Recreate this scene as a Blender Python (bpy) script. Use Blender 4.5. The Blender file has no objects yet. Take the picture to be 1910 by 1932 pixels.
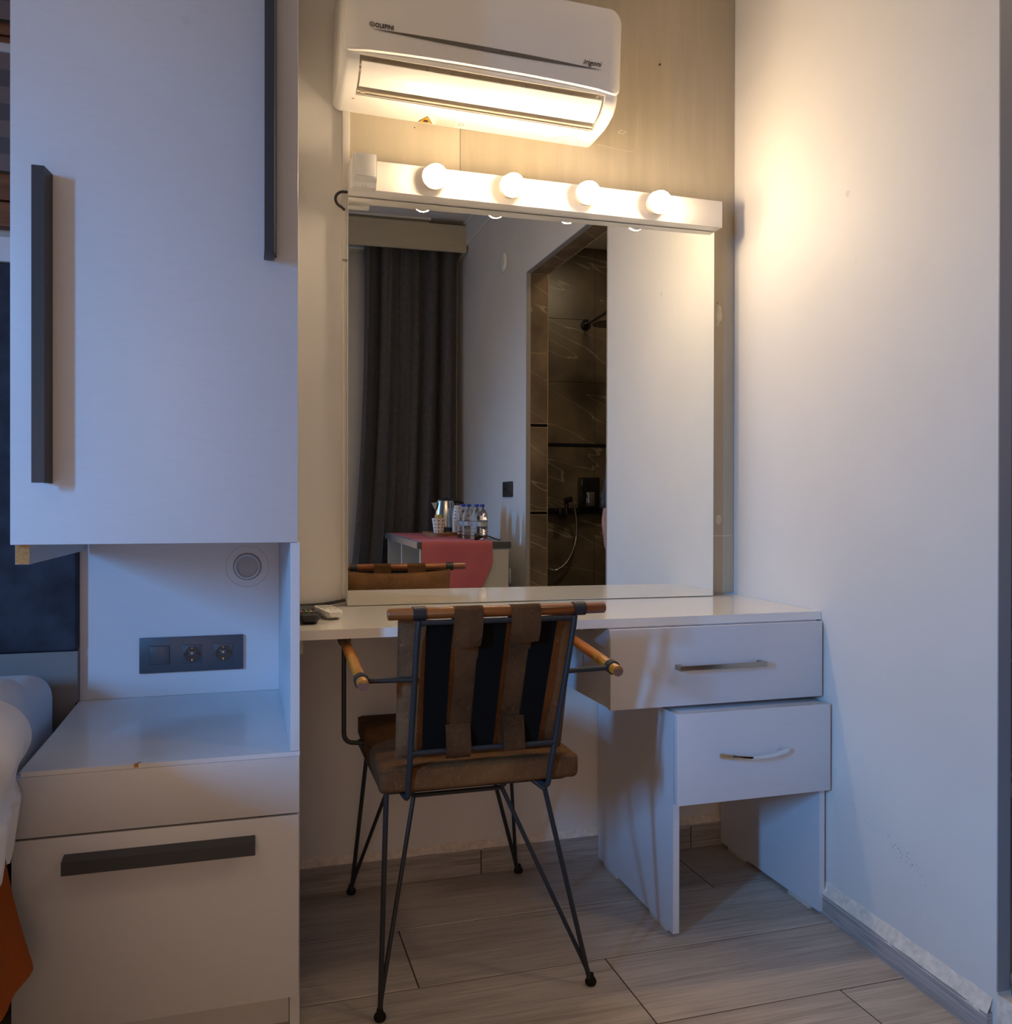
import bpy, bmesh, math, random
from mathutils import Vector, Matrix, Euler, noise as mnoise
SC = bpy.context.scene
COL = SC.collection
PI = math.pi
random.seed(4)

# ------------------------------------------------------------------ camera
YAW, PITCH, ROLL, FPX = 0.29082, -0.0026, 0.00142, 1630.99
CAM = Vector((0.0, -2.30882, 1.00349))
_f = Vector((math.sin(YAW)*math.cos(PITCH), math.cos(YAW)*math.cos(PITCH), math.sin(PITCH)))
_r = Vector((math.cos(YAW), -math.sin(YAW), 0))
_u = _r.cross(_f)
_r2 = _r*math.cos(ROLL) + _u*math.sin(ROLL)
_u2 = -_r*math.sin(ROLL) + _u*math.cos(ROLL)
cd = bpy.data.cameras.new('camera')
cam = bpy.data.objects.new('camera', cd); COL.objects.link(cam)
cd.sensor_fit = 'HORIZONTAL'; cd.sensor_width = 36.0; cd.lens = FPX*36.0/1910.0
cd.clip_start = 0.02; cd.clip_end = 60
M3 = Matrix((_r2, _u2, -_f)).transposed()
cam.matrix_world = Matrix.Translation(CAM) @ M3.to_4x4()
SC.camera = cam
# ------------------------------------------------------------------ world, exposure
w = bpy.data.worlds.new('world'); SC.world = w; w.use_nodes = True
bg = w.node_tree.nodes['Background']
bg.inputs[0].default_value = (0.45, 0.62, 1.0, 1); bg.inputs[1].default_value = 0.6
SC.view_settings.view_transform = 'Standard'; SC.view_settings.look = 'None'
SC.view_settings.exposure = 0.12; SC.view_settings.gamma = 1.0
SC.view_settings.use_curve_mapping = False
BULB_STRENGTH = 134.0
BULB_COLOR = (1.0, 0.77, 0.50, 1)
def area_light(name, loc, direction, sx, sy, power, color, spread=PI):
    ld = bpy.data.lights.new(name, 'AREA'); ld.shape = 'RECTANGLE'; ld.size = sx; ld.size_y = sy
    ld.energy = power; ld.color = color; ld.spread = spread
    o = bpy.data.objects.new(name, ld); COL.objects.link(o); o.location = loc
    o.rotation_euler = Vector(direction).to_track_quat('-Z', 'Y').to_euler()
    return o
# daylight through the narrow gap of the half drawn window curtain behind the bed
area_light('daylight_window', (-2.93, -3.12, 1.62), (1, 0.66, -0.74), 0.16, 1.15, 42, (0.12, 0.43, 1.0), math.radians(84))
# added warm overhead fill, not a fitting of the room
area_light('ceiling_fill_light', (-1.0, -2.1, 2.82), (0, 0, -1), 1.6, 1.6, 6, (1.0, 0.70, 0.45))
# added frontal warm fill behind the camera, lifts the dark fronts
area_light('front_fill_light', (-0.30, -3.20, 0.80), (0.14, 1, -0.22), 1.1, 1.2, 4.6, (1.0, 0.63, 0.37), math.radians(135))
# added small warm fill that brightens the shower room
area_light('shower_fill_light', (1.95, -1.9, 2.64), (0, 0, -1), 0.25, 0.25, 7, (1.0, 0.78, 0.52))
# ------------------------------------------------------------------ constants
XR, K = 1.4054, 0.05219             # right wall line  x = XR + K*y
def XW(y, off=0.0): return XR + K*y - off
ZD = 0.75
# ------------------------------------------------------------------ materials
def newmat(name):
    m = bpy.data.materials.new(name); m.use_nodes = True
    nt = m.node_tree; b = nt.nodes['Principled BSDF']
    return m, nt, b
def mat(name, col, rough=0.5, metal=0.0, var=0.0, vscale=8.0, bump=0.0, bscale=60.0, stretch=(1,1,1), spec=None, coat=0.0, var2=None):
    m, nt, b = newmat(name)
    b.inputs['Base Color'].default_value = (*col, 1); b.inputs['Roughness'].default_value = rough
    b.inputs['Metallic'].default_value = metal
    if spec is not None: b.inputs['Specular IOR Level'].default_value = spec
    if coat: b.inputs['Coat Weight'].default_value = coat; b.inputs['Coat Roughness'].default_value = 0.08
    N, L = nt.nodes, nt.links
    if var or bump:
        tc = N.new('ShaderNodeTexCoord'); mp = N.new('ShaderNodeMapping'); mp.inputs['Scale'].default_value = stretch
        L.new(tc.outputs['Object'], mp.inputs[0])
    if var:
        no = N.new('ShaderNodeTexNoise'); no.inputs['Scale'].default_value = vscale; no.inputs['Detail'].default_value = 6
        L.new(mp.outputs[0], no.inputs[0])
        cr = N.new('ShaderNodeValToRGB')
        lo = tuple(max(0, c*(1-var)) for c in col); hi = var2 if var2 else tuple(min(1, c*(1+var)) for c in col)
        cr.color_ramp.elements[0].position = 0.3; cr.color_ramp.elements[1].position = 0.7
        cr.color_ramp.elements[0].color = (*lo, 1); cr.color_ramp.elements[1].color = (*hi, 1)
        L.new(no.outputs['Fac'], cr.inputs[0]); L.new(cr.outputs[0], b.inputs['Base Color'])
    if bump:
        n2 = N.new('ShaderNodeTexNoise'); n2.inputs['Scale'].default_value = bscale; n2.inputs['Detail'].default_value = 5
        L.new(mp.outputs[0], n2.inputs[0])
        bp = N.new('ShaderNodeBump'); bp.inputs['Strength'].default_value = bump; bp.inputs['Distance'].default_value = 0.004
        L.new(n2.outputs['Fac'], bp.inputs['Height']); L.new(bp.outputs[0], b.inputs['Normal'])
    return m
def emis(name, col, strength):
    m, nt, b = newmat(name)
    b.inputs['Base Color'].default_value = (*col[:3], 1)
    b.inputs['Emission Color'].default_value = (*col[:3], 1); b.inputs['Emission Strength'].default_value = strength
    return m
def wood_mat(name, dark, light, scale=6, stretch=(1, 12, 12), rough=0.3, coat=0.4):
    m, nt, b = newmat(name); N, L = nt.nodes, nt.links
    tc = N.new('ShaderNodeTexCoord'); mp = N.new('ShaderNodeMapping'); mp.inputs['Scale'].default_value = stretch
    L.new(tc.outputs['Object'], mp.inputs[0])
    no = N.new('ShaderNodeTexNoise'); no.inputs['Scale'].default_value = scale; no.inputs['Detail'].default_value = 9; no.inputs['Distortion'].default_value = 0.6
    L.new(mp.outputs[0], no.inputs[0])
    cr = N.new('ShaderNodeValToRGB'); cr.color_ramp.elements[0].color = (*dark, 1); cr.color_ramp.elements[1].color = (*light, 1)
    cr.color_ramp.elements[0].position = 0.32; cr.color_ramp.elements[1].position = 0.68
    L.new(no.outputs['Fac'], cr.inputs[0]); L.new(cr.outputs[0], b.inputs['Base Color'])
    b.inputs['Roughness'].default_value = rough; b.inputs['Coat Weight'].default_value = coat; b.inputs['Coat Roughness'].default_value = 0.15
    return m
def tile_mat(name, lo, hi, stretch=(2.2, 38, 38)):
    # wood look ceramic plank: grain along X plus a random tone per plank
    m, nt, b = newmat(name); N, L = nt.nodes, nt.links
    tc = N.new('ShaderNodeTexCoord'); geo = N.new('ShaderNodeNewGeometry')
    vm = N.new('ShaderNodeVectorMath'); vm.operation = 'SCALE'; vm.inputs[0].default_value = (3.1, 7.7, 5.3)
    L.new(geo.outputs['Random Per Island'], vm.inputs['Scale'])
    ad = N.new('ShaderNodeVectorMath'); ad.operation = 'ADD'
    L.new(tc.outputs['Object'], ad.inputs[0]); L.new(vm.outputs[0], ad.inputs[1])
    mp = N.new('ShaderNodeMapping'); mp.inputs['Scale'].default_value = stretch; L.new(ad.outputs[0], mp.inputs[0])
    n1 = N.new('ShaderNodeTexNoise'); n1.inputs['Scale'].default_value = 2.2; n1.inputs['Detail'].default_value = 10; n1.inputs['Distortion'].default_value = 1.2
    L.new(mp.outputs[0], n1.inputs[0])
    mp2 = N.new('ShaderNodeMapping'); mp2.inputs['Scale'].default_value = (stretch[0]*0.9, stretch[1]*0.16, stretch[2]*0.16); L.new(ad.outputs[0], mp2.inputs[0])
    n2 = N.new('ShaderNodeTexNoise'); n2.inputs['Scale'].default_value = 1.6; n2.inputs['Detail'].default_value = 4; L.new(mp2.outputs[0], n2.inputs[0])
    mx = N.new('ShaderNodeMath'); mx.operation = 'MULTIPLY_ADD'; mx.inputs[1].default_value = 0.55; L.new(n1.outputs['Fac'], mx.inputs[0])
    m2 = N.new('ShaderNodeMath'); m2.operation = 'MULTIPLY'; m2.inputs[1].default_value = 0.45; L.new(n2.outputs['Fac'], m2.inputs[0])
    L.new(m2.outputs[0], mx.inputs[2])
    cr = N.new('ShaderNodeValToRGB'); cr.color_ramp.elements[0].color = (*lo, 1); cr.color_ramp.elements[1].color = (*hi, 1)
    cr.color_ramp.elements[0].position = 0.34; cr.color_ramp.elements[1].position = 0.62
    L.new(mx.outputs[0], cr.inputs[0]); L.new(cr.outputs[0], b.inputs['Base Color'])
    b.inputs['Roughness'].default_value = 0.55
    bp = N.new('ShaderNodeBump'); bp.inputs['Strength'].default_value = 0.35; bp.inputs['Distance'].default_value = 0.003
    L.new(n1.outputs['Fac'], bp.inputs['Height']); L.new(bp.outputs[0], b.inputs['Normal'])
    return m
def marble_mat(name, base, vein, rough=0.18, axis='XZ'):
    m, nt, b = newmat(name); N, L = nt.nodes, nt.links
    tc = N.new('ShaderNodeTexCoord'); mp = N.new('ShaderNodeMapping'); mp.inputs['Rotation'].default_value = (0.3, 0.5, 0.2)
    L.new(tc.outputs['Object'], mp.inputs[0])
    n0 = N.new('ShaderNodeTexNoise'); n0.inputs['Scale'].default_value = 4; n0.inputs['Detail'].default_value = 8; L.new(mp.outputs[0], n0.inputs[0])
    cr = N.new('ShaderNodeValToRGB')
    cr.color_ramp.elements[0].color = (*[c*0.6 for c in base], 1); cr.color_ramp.elements[1].color = (*[c*1.4 for c in base], 1)
    cr.color_ramp.elements[0].position = 0.35; cr.color_ramp.elements[1].position = 0.68
    L.new(n0.outputs['Fac'], cr.inputs[0])
    # thin ridged veins from a distorted noise
    n1 = N.new('ShaderNodeTexNoise'); n1.inputs['Scale'].default_value = 2.0; n1.inputs['Detail'].default_value = 2.5; n1.inputs['Distortion'].default_value = 0.12
    mp1 = N.new('ShaderNodeMapping'); mp1.inputs['Rotation'].default_value = (0.25, -0.38, 0.2); L.new(tc.outputs['Object'], mp1.inputs[0])
    mp2 = N.new('ShaderNodeMapping'); mp2.inputs['Scale'].default_value = (0.55, 0.55, 3.4)
    L.new(mp1.outputs[0], mp2.inputs[0]); L.new(mp2.outputs[0], n1.inputs[0])
    s = N.new('ShaderNodeMath'); s.operation = 'SUBTRACT'; s.inputs[1].default_value = 0.5; L.new(n1.outputs['Fac'], s.inputs[0])
    a = N.new('ShaderNodeMath'); a.operation = 'ABSOLUTE'; L.new(s.outputs[0], a.inputs[0])
    r = N.new('ShaderNodeValToRGB'); r.color_ramp.elements[0].position = 0.0; r.color_ramp.elements[1].position = 0.008
    r.color_ramp.elements[0].color = (1,1,1,1); r.color_ramp.elements[1].color = (0,0,0,1); L.new(a.outputs[0], r.inputs[0])
    mu = N.new('ShaderNodeMath'); mu.operation = 'MULTIPLY'; L.new(r.outputs[0], mu.inputs[0]); L.new(n0.outputs['Fac'], mu.inputs[1])
    mix = N.new('ShaderNodeMix'); mix.data_type = 'RGBA'; L.new(mu.outputs[0], mix.inputs['Factor'])
    L.new(cr.outputs[0], mix.inputs['A']); mix.inputs['B'].default_value = (*vein, 1)
    L.new(mix.outputs['Result'], b.inputs['Base Color']); b.inputs['Roughness'].default_value = rough
    return m
def leather_mat(name, lo, hi):
    m, nt, b = newmat(name); N, L = nt.nodes, nt.links
    tc = N.new('ShaderNodeTexCoord')
    n0 = N.new('ShaderNodeTexNoise'); n0.inputs['Scale'].default_value = 9; n0.inputs['Detail'].default_value = 5; L.new(tc.outputs['Object'], n0.inputs[0])
    cr = N.new('ShaderNodeValToRGB'); cr.color_ramp.elements[0].color = (*lo, 1); cr.color_ramp.elements[1].color = (*hi, 1)
    cr.color_ramp.elements[0].position = 0.35; cr.color_ramp.elements[1].position = 0.68; L.new(n0.outputs['Fac'], cr.inputs[0])
    # creases
    nd = N.new('ShaderNodeTexNoise'); nd.inputs['Scale'].default_value = 34; nd.inputs['Detail'].default_value = 2; nd.inputs['Distortion'].default_value = 2.0
    L.new(tc.outputs['Object'], nd.inputs[0])
    s = N.new('ShaderNodeMath'); s.operation = 'SUBTRACT'; s.inputs[1].default_value = 0.5; L.new(nd.outputs['Fac'], s.inputs[0])
    a = N.new('ShaderNodeMath'); a.operation = 'ABSOLUTE'; L.new(s.outputs[0], a.inputs[0])
    r = N.new('ShaderNodeValToRGB'); r.color_ramp.elements[0].position = 0.0; r.color_ramp.elements[1].position = 0.012
    r.color_ramp.elements[0].color = (0.42,0.42,0.42,1); r.color_ramp.elements[1].color = (0,0,0,1); L.new(a.outputs[0], r.inputs[0])
    mix = N.new('ShaderNodeMix'); mix.data_type = 'RGBA'; L.new(r.outputs[0], mix.inputs['Factor']); L.new(cr.outputs[0], mix.inputs['A'])
    mix.inputs['B'].default_value = (*[min(1, c*2.1) for c in hi], 1)
    L.new(mix.outputs['Result'], b.inputs['Base Color'])
    b.inputs['Roughness'].default_value = 0.8; b.inputs['Specular IOR Level'].default_value = 0.25
    n3 = N.new('ShaderNodeTexNoise'); n3.inputs['Scale'].default_value = 300; L.new(tc.outputs['Object'], n3.inputs[0])
    bp = N.new('ShaderNodeBump'); bp.inputs['Strength'].default_value = 0.4; bp.inputs['Distance'].default_value = 0.001
    L.new(n3.outputs['Fac'], bp.inputs['Height']); L.new(bp.outputs[0], b.inputs['Normal'])
    return m
MT = {}
MT['wall'] = mat('wall_paint', (0.74, 0.70, 0.64), 0.62, var=0.03, vscale=3, bump=0.12, bscale=25)
MT['wallsmudge'] = mat('wall_smudge', (0.66, 0.62, 0.55), 0.6)
MT['ceil'] = mat('ceiling_paint', (0.76, 0.72, 0.66), 0.7, var=0.02, vscale=3)
MT['panel'] = mat('beige_panel', (0.43, 0.365, 0.265), 0.42, var=0.06, vscale=5, stretch=(9, 9, 0.7))
MT['panelpale'] = mat('pale_beige_panel', (0.53, 0.46, 0.34), 0.42, var=0.05, vscale=5, stretch=(9, 9, 0.7))
MT['ptrim'] = mat('panel_edge_trim', (0.66, 0.62, 0.56), 0.5, var=0.05, vscale=6)
MT['lam'] = mat('white_laminate', (0.63, 0.62, 0.63), 0.38, var=0.015, vscale=30, stretch=(1,1,6))
MT['lamsmudge'] = mat('laminate_smudge', (0.595, 0.58, 0.585), 0.42)
MT['lamshelf'] = mat('satin_white_laminate', (0.70, 0.70, 0.71), 0.34, coat=0.25)
MT['lamgloss'] = mat('glossy_white_laminate', (0.80, 0.75, 0.68), 0.08, spec=0.35)
MT['white'] = mat('white_plastic', (0.82, 0.79, 0.73), 0.32)
MT['acwhite'] = mat('air_conditioner_plastic', (0.80, 0.77, 0.72), 0.28)
MT['acgray'] = mat('louver_grey', (0.62, 0.57, 0.50), 0.5)
MT['dark'] = mat('dark_print', (0.035, 0.03, 0.028), 0.4)
MT['barwhite'] = mat('white_painted_wood', (0.80, 0.76, 0.70), 0.30)
MT['collar'] = mat('bulb_collar_plastic', (0.62, 0.52, 0.38), 0.4)
MT['bulb'] = emis('bulb_glow', BULB_COLOR, BULB_STRENGTH)
MT['anthracite'] = mat('anthracite_metal', (0.035, 0.038, 0.045), 0.42)
MT['socket'] = mat('anthracite_plastic', (0.060, 0.066, 0.08), 0.40)
MT['socketdk'] = mat('socket_recess', (0.02, 0.02, 0.022), 0.35)
MT['mdf'] = mat('raw_chipboard', (0.50, 0.235, 0.07), 0.85, var=0.25, vscale=400)
MT['velvet'] = mat('dark_blue_velvet', (0.028, 0.034, 0.050), 0.85, var=0.5, vscale=14, bump=0.3, bscale=300)
MT['greige'] = mat('shaded_wall_greige', (0.21, 0.185, 0.17), 0.5)  # dark tone stands for wall in shade below the velvet
MT['sheet'] = mat('white_sheet', (0.72, 0.72, 0.76), 0.9, bump=0.2, bscale=18)
MT['duvet'] = mat('white_duvet', (0.80, 0.77, 0.76), 0.9, bump=0.3, bscale=14)
MT['orange'] = mat('orange_fabric', (0.50, 0.115, 0.012), 0.9, bump=0.4, bscale=300)
MT['base'] = mat('dark_bed_base', (0.03, 0.028, 0.03), 0.9)
MT['steel'] = mat('black_steel', (0.020, 0.021, 0.024), 0.45, spec=0.4)
MT['strap'] = mat('black_webbing', (0.012, 0.011, 0.010), 0.95, spec=0.15)
MT['leather'] = leather_mat('brown_leather', (0.085, 0.038, 0.013), (0.20, 0.092, 0.034))
MT['shadedleather'] = leather_mat('shaded_seat_leather', (0.065, 0.027, 0.008), (0.165, 0.070, 0.020))  # darker leather copy, shade under the desk put into its colour
MT['wood'] = wood_mat('varnished_walnut', (0.14, 0.036, 0.006), (0.34, 0.100, 0.017), coat=0.15)
MT['armwood'] = wood_mat('varnished_oak', (0.30, 0.085, 0.006), (0.56, 0.20, 0.016), stretch=(12, 1, 12), coat=0.2)
MT['nickel'] = mat('brushed_nickel', (0.42, 0.38, 0.32), 0.30, metal=1.0)
MT['chrome'] = mat('chrome', (0.80, 0.80, 0.82), 0.06, metal=1.0)
MT['floor'] = tile_mat('wood_look_floor_tile', (0.34, 0.28, 0.225), (0.60, 0.51, 0.42), stretch=(1.7, 58, 58))
MT['grout'] = mat('brown_grout', (0.07, 0.045, 0.028), 0.9)
MT['bbtile'] = tile_mat('wood_look_skirting_tile', (0.21, 0.18, 0.155), (0.47, 0.42, 0.37), stretch=(2.2, 2.2, 60))
MT['bbtile_r'] = tile_mat('wood_look_skirting_tile_side', (0.19, 0.17, 0.165), (0.46, 0.42, 0.39), stretch=(2.2, 2.2, 70))
MT['plaster'] = mat('rough_plaster', (0.80, 0.70, 0.58), 0.9, var=0.15, vscale=60, bump=0.5, bscale=90)
MT['marble'] = marble_mat('brown_marble_tile', (0.20, 0.145, 0.095), (0.60, 0.50, 0.40), 0.25)
MT['marbledk'] = marble_mat('dark_brown_marble_tile', (0.105, 0.078, 0.052), (0.42, 0.36, 0.28), 0.32)
MT['black'] = mat('black_gloss', (0.010, 0.010, 0.011), 0.12)
MT['blackmatt'] = mat('black_matt', (0.018, 0.018, 0.018), 0.5)
MT['alu'] = mat('grey_aluminium_trim', (0.34, 0.33, 0.34), 0.45)
MT['brass'] = mat('brass_edge', (0.55, 0.38, 0.17), 0.4, metal=0.5)
MT['curtain'] = mat('charcoal_curtain', (0.20, 0.185, 0.18), 0.95, bump=0.35, bscale=260, var=0.12, vscale=40)
MT['pelmet'] = mat('beige_pelmet', (0.50, 0.42, 0.29), 0.5, var=0.04, vscale=4, stretch=(1, 8, 8))
MT['brownwood'] = wood_mat('brown_window_wood', (0.13, 0.045, 0.02), (0.24, 0.09, 0.04), stretch=(1, 10, 10), rough=0.5, coat=0.1)
MT['blindA'] = mat('blind_band_taupe', (0.20, 0.155, 0.15), 0.9)
MT['blindB'] = mat('blind_band_grey', (0.115, 0.105, 0.115), 0.9)
MT['ledge'] = mat('pale_ledge', (0.72, 0.74, 0.78), 0.6)
MT['tabletop'] = mat('grey_tabletop', (0.22, 0.215, 0.22), 0.45)
MT['tableedge'] = mat('dark_grey_edge', (0.085, 0.080, 0.078), 0.5)
MT['cream'] = mat('cream_laminate', (0.58, 0.54, 0.47), 0.5)
MT['runner'] = mat('dusty_red_cloth', (0.52, 0.13, 0.15), 0.92, var=0.10, vscale=6)
MT['kettle'] = mat('brushed_steel', (0.52, 0.50, 0.48), 0.22, metal=1.0)
MT['traywood'] = wood_mat('tray_wood', (0.17, 0.060, 0.015), (0.36, 0.15, 0.045), stretch=(2, 8, 8), rough=0.45, coat=0.15)
MT['bluecap'] = mat('blue_cap', (0.015, 0.06, 0.40), 0.35)
MT['label'] = mat('blue_white_label', (0.20, 0.36, 0.55), 0.5, var=0.7, vscale=60, var2=(0.7, 0.75, 0.78))
MT['paper'] = mat('paper_white', (0.78, 0.72, 0.64), 0.8)
MT['yellow'] = mat('yellow_sachet', (0.60, 0.47, 0.05), 0.6)
MT['orangewarn'] = mat('orange_print', (0.80, 0.33, 0.01), 0.5)
MT['greyprint'] = mat('grey_print', (0.28, 0.25, 0.21), 0.6)
MT['greymark'] = mat('grey_mark', (0.40, 0.37, 0.33), 0.6)
MT['cable'] = mat('black_cable', (0.022, 0.020, 0.018), 0.5)
MT['spotglass'] = mat('spot_diffuser', (0.30, 0.32, 0.36), 0.35)
MT['skin'] = mat('skin', (0.45, 0.22, 0.14), 0.55, var=0.06, vscale=20)
MT['jacket'] = mat('black_jacket', (0.018, 0.018, 0.022), 0.7)
MT['trousers'] = mat('dark_trousers', (0.03, 0.03, 0.04), 0.85)
MT['hair'] = mat('dark_hair', (0.02, 0.014, 0.01), 0.6)
MT['putty'] = mat('dried_putty', (0.60, 0.53, 0.42), 0.7, var=0.08, vscale=80)
def glass_mat(name, col=(1,1,1), rough=0.0, ior=1.45):
    m, nt, b = newmat(name); b.inputs['Base Color'].default_value = (*col, 1)
    b.inputs['Transmission Weight'].default_value = 1.0; b.inputs['Roughness'].default_value = rough; b.inputs['IOR'].default_value = ior
    return m
MT['pet'] = glass_mat('clear_bottle', (0.93, 0.95, 0.97), 0.03, 1.22)
MT['glass'] = glass_mat('window_glass', (0.95, 0.98, 1.0), 0.0, 1.45)
mm, nt_, b_ = newmat('mirror_silver'); b_.inputs['Base Color'].default_value = (0.90, 0.905, 0.86, 1); b_.inputs['Metallic'].default_value = 1.0; b_.inputs['Roughness'].default_value = 0.0
MT['mirror'] = mm
MT['mirroredge'] = mat('mirror_edge', (0.55, 0.62, 0.55), 0.15)
def cup_mat():
    # white paper cup printed with small dark crosses (angle / height grid)
    m, nt, b = newmat('cross_print_paper'); N, L = nt.nodes, nt.links
    tc = N.new('ShaderNodeTexCoord'); sp = N.new('ShaderNodeSeparateXYZ'); L.new(tc.outputs['Object'], sp.inputs[0])
    def mth(op, a, bb=None, v=None):
        n = N.new('ShaderNodeMath'); n.operation = op
        if hasattr(a, 'is_linked'): L.new(a, n.inputs[0])
        else: n.inputs[0].default_value = a
        if bb is not None:
            if hasattr(bb, 'is_linked'): L.new(bb, n.inputs[1])
            else: n.inputs[1].default_value = bb
        return n.outputs[0]
    at = mth('ARCTAN2', sp.outputs[1], sp.outputs[0])
    u = mth('MULTIPLY', at, 9/(2*PI)); v = mth('MULTIPLY', sp.outputs[2], 1/0.0185)
    fu = mth('ABSOLUTE', mth('SUBTRACT', mth('FRACT', mth('ADD', u, 20.0)), 0.5))
    fv = mth('ABSOLUTE', mth('SUBTRACT', mth('FRACT', mth('ADD', v, 20.0)), 0.5))
    d = mth('ADD', mth('POWER', fu, 0.6), mth('POWER', fv, 0.6))
    lt = mth('LESS_THAN', d, 0.52)
    mix = N.new('ShaderNodeMix'); mix.data_type = 'RGBA'; L.new(lt, mix.inputs['Factor'])
    mix.inputs['A'].default_value = (0.78, 0.70, 0.62, 1); mix.inputs['B'].default_value = (0.03, 0.025, 0.025, 1)
    L.new(mix.outputs['Result'], b.inputs['Base Color']); b.inputs['Roughness'].default_value = 0.7
    return m
MT['cup'] = cup_mat()

# ------------------------------------------------------------------ mesh helpers
def finish(o, smooth=True, angle=40):
    me = o.data
    if smooth:
        for p in me.polygons: p.use_smooth = True
        try:
            me.set_sharp_from_angle(angle=math.radians(angle))
        except Exception: pass
    return o
class MB:
    def __init__(s): s.bm = bmesh.new()
    def box(s, x0, x1, y0, y1, z0, z1, bev=0.0, seg=2, mtx=None):
        r = bmesh.ops.create_cube(s.bm, size=1.0); vs = r['verts']
        bmesh.ops.scale(s.bm, vec=(abs(x1-x0), abs(y1-y0), abs(z1-z0)), verts=vs)
        bmesh.ops.translate(s.bm, vec=((x0+x1)/2, (y0+y1)/2, (z0+z1)/2), verts=vs)
        if bev > 0:
            es = list({e for v in vs for e in v.link_edges})
            rb = bmesh.ops.bevel(s.bm, geom=es, offset=bev, segments=seg, affect='EDGES', profile=0.5)
            vs = list({v for f in rb['faces'] for v in f.verts} | {v for v in vs if v.is_valid})
        if mtx is not None: bmesh.ops.transform(s.bm, matrix=mtx, verts=vs)
        return s
    def poly_prism(s, pts, axis, a, b):
        # pts: 2D polygon, extruded along axis from a to b
        def P(p, t):
            if axis == 'x': return (t, p[0], p[1])
            if axis == 'y': return (p[0], t, p[1])
            return (p[0], p[1], t)
        va = [s.bm.verts.new(P(p, a)) for p in pts]; vb = [s.bm.verts.new(P(p, b)) for p in pts]
        n = len(pts)
        s.bm.faces.new(va); s.bm.faces.new(list(reversed(vb)))
        for i in range(n): s.bm.faces.new((va[i], vb[i], vb[(i+1) % n], va[(i+1) % n]))
        return s
    def tube(s, pts, r, seg=12, cap=True, closed=False):
        pts = [Vector(p) for p in pts]; n = len(pts)
        rs = r if isinstance(r, (list, tuple)) else [r]*n
        rings = []; up = None
        for i, p in enumerate(pts):
            if closed: t = (pts[(i+1) % n]-pts[i-1]).normalized()
            elif i == 0: t = (pts[1]-pts[0]).normalized()
            elif i == n-1: t = (pts[-1]-pts[-2]).normalized()
            else: t = ((pts[i+1]-p).normalized()+(p-pts[i-1]).normalized()).normalized()
            if up is None:
                up = Vector((0, 0, 1)) if abs(t.z) < 0.9 else Vector((1, 0, 0))
            a = (up - t*up.dot(t)).normalized(); b = t.cross(a); up = a
            rings.append([s.bm.verts.new(p + (a*math.cos(k*2*PI/seg) + b*math.sin(k*2*PI/seg))*rs[i]) for k in range(seg)])
        m = n if closed else n-1
        for i in range(m):
            A, B = rings[i], rings[(i+1) % n]
            for k in range(seg): s.bm.faces.new((A[k], A[(k+1) % seg], B[(k+1) % seg], B[k]))
        if cap and not closed:
            s.bm.faces.new(list(reversed(rings[0]))); s.bm.faces.new(rings[-1])
        return s
    def lathe(s, prof, c=(0, 0, 0), axis='z', seg=24, cap=True):
        # prof: list of (radius, height); axis 'z' or '-y'
        rings = []
        for (r, h) in prof:
            ring = []
            for k in range(seg):
                a = k*2*PI/seg; u, v = r*math.cos(a), r*math.sin(a)
                if axis == 'z': p = (c[0]+u, c[1]+v, c[2]+h)
                elif axis == '-y': p = (c[0]+u, c[1]-h, c[2]+v)
                elif axis == 'x': p = (c[0]+h, c[1]+u, c[2]+v)
                ring.append(s.bm.verts.new(p))
            rings.append(ring)
        for A, B in zip(rings, rings[1:]):
            for k in range(seg): s.bm.faces.new((A[k], A[(k+1) % seg], B[(k+1) % seg], B[k]))
        if cap:
            s.bm.faces.new(list(reversed(rings[0]))); s.bm.faces.new(rings[-1])
        return s
    def grid(s, fn, nu, nv):
        V = [[s.bm.verts.new(fn(i/nu, j/nv)) for j in range(nv+1)] for i in range(nu+1)]
        for i in range(nu):
            for j in range(nv): s.bm.faces.new((V[i][j], V[i+1][j], V[i+1][j+1], V[i][j+1]))
        return s
    def sphere(s, c, r, scale=(1, 1, 1), u=20, v=14):
        rr = bmesh.ops.create_uvsphere(s.bm, u_segments=u, v_segments=v, radius=r)
        bmesh.ops.scale(s.bm, vec=scale, verts=rr['verts']); bmesh.ops.translate(s.bm, vec=c, verts=rr['verts'])
        return s
    def build(s, name, m, parent=None, smooth=True, angle=40):
        bmesh.ops.recalc_face_normals(s.bm, faces=s.bm.faces)
        me = bpy.data.meshes.new(name); s.bm.to_mesh(me); s.bm.free()
        if m is not None: me.materials.append(MT[m] if isinstance(m, str) else m)
        o = bpy.data.objects.new(name, me); COL.objects.link(o)
        finish(o, smooth, angle)
        if parent is not None: attach(o, parent)
        return o
def root_loc(p):
    v = Vector((0, 0, 0))
    while p is not None: v += p.location; p = p.parent
    return v
def attach(o, parent):
    # geometry is written in world coordinates; shift it so it sits right under its parent
    o.parent = parent
    off = root_loc(parent)
    if o.data is not None: o.data.transform(Matrix.Translation(-off))
def recentre(o):
    # give a one-mesh thing an origin at its base
    me = o.data
    xs = [v.co.x for v in me.vertices]; ys = [v.co.y for v in me.vertices]; zs = [v.co.z for v in me.vertices]
    c = Vector(((min(xs)+max(xs))/2, (min(ys)+max(ys))/2, min(zs)))
    me.transform(Matrix.Translation(-c)); o.location = c
    return o
def tag(o, label, cat, group=None, kind=None):
    o['label'] = label; o['category'] = cat
    if group: o['group'] = group
    if kind: o['kind'] = kind
    return o
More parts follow.
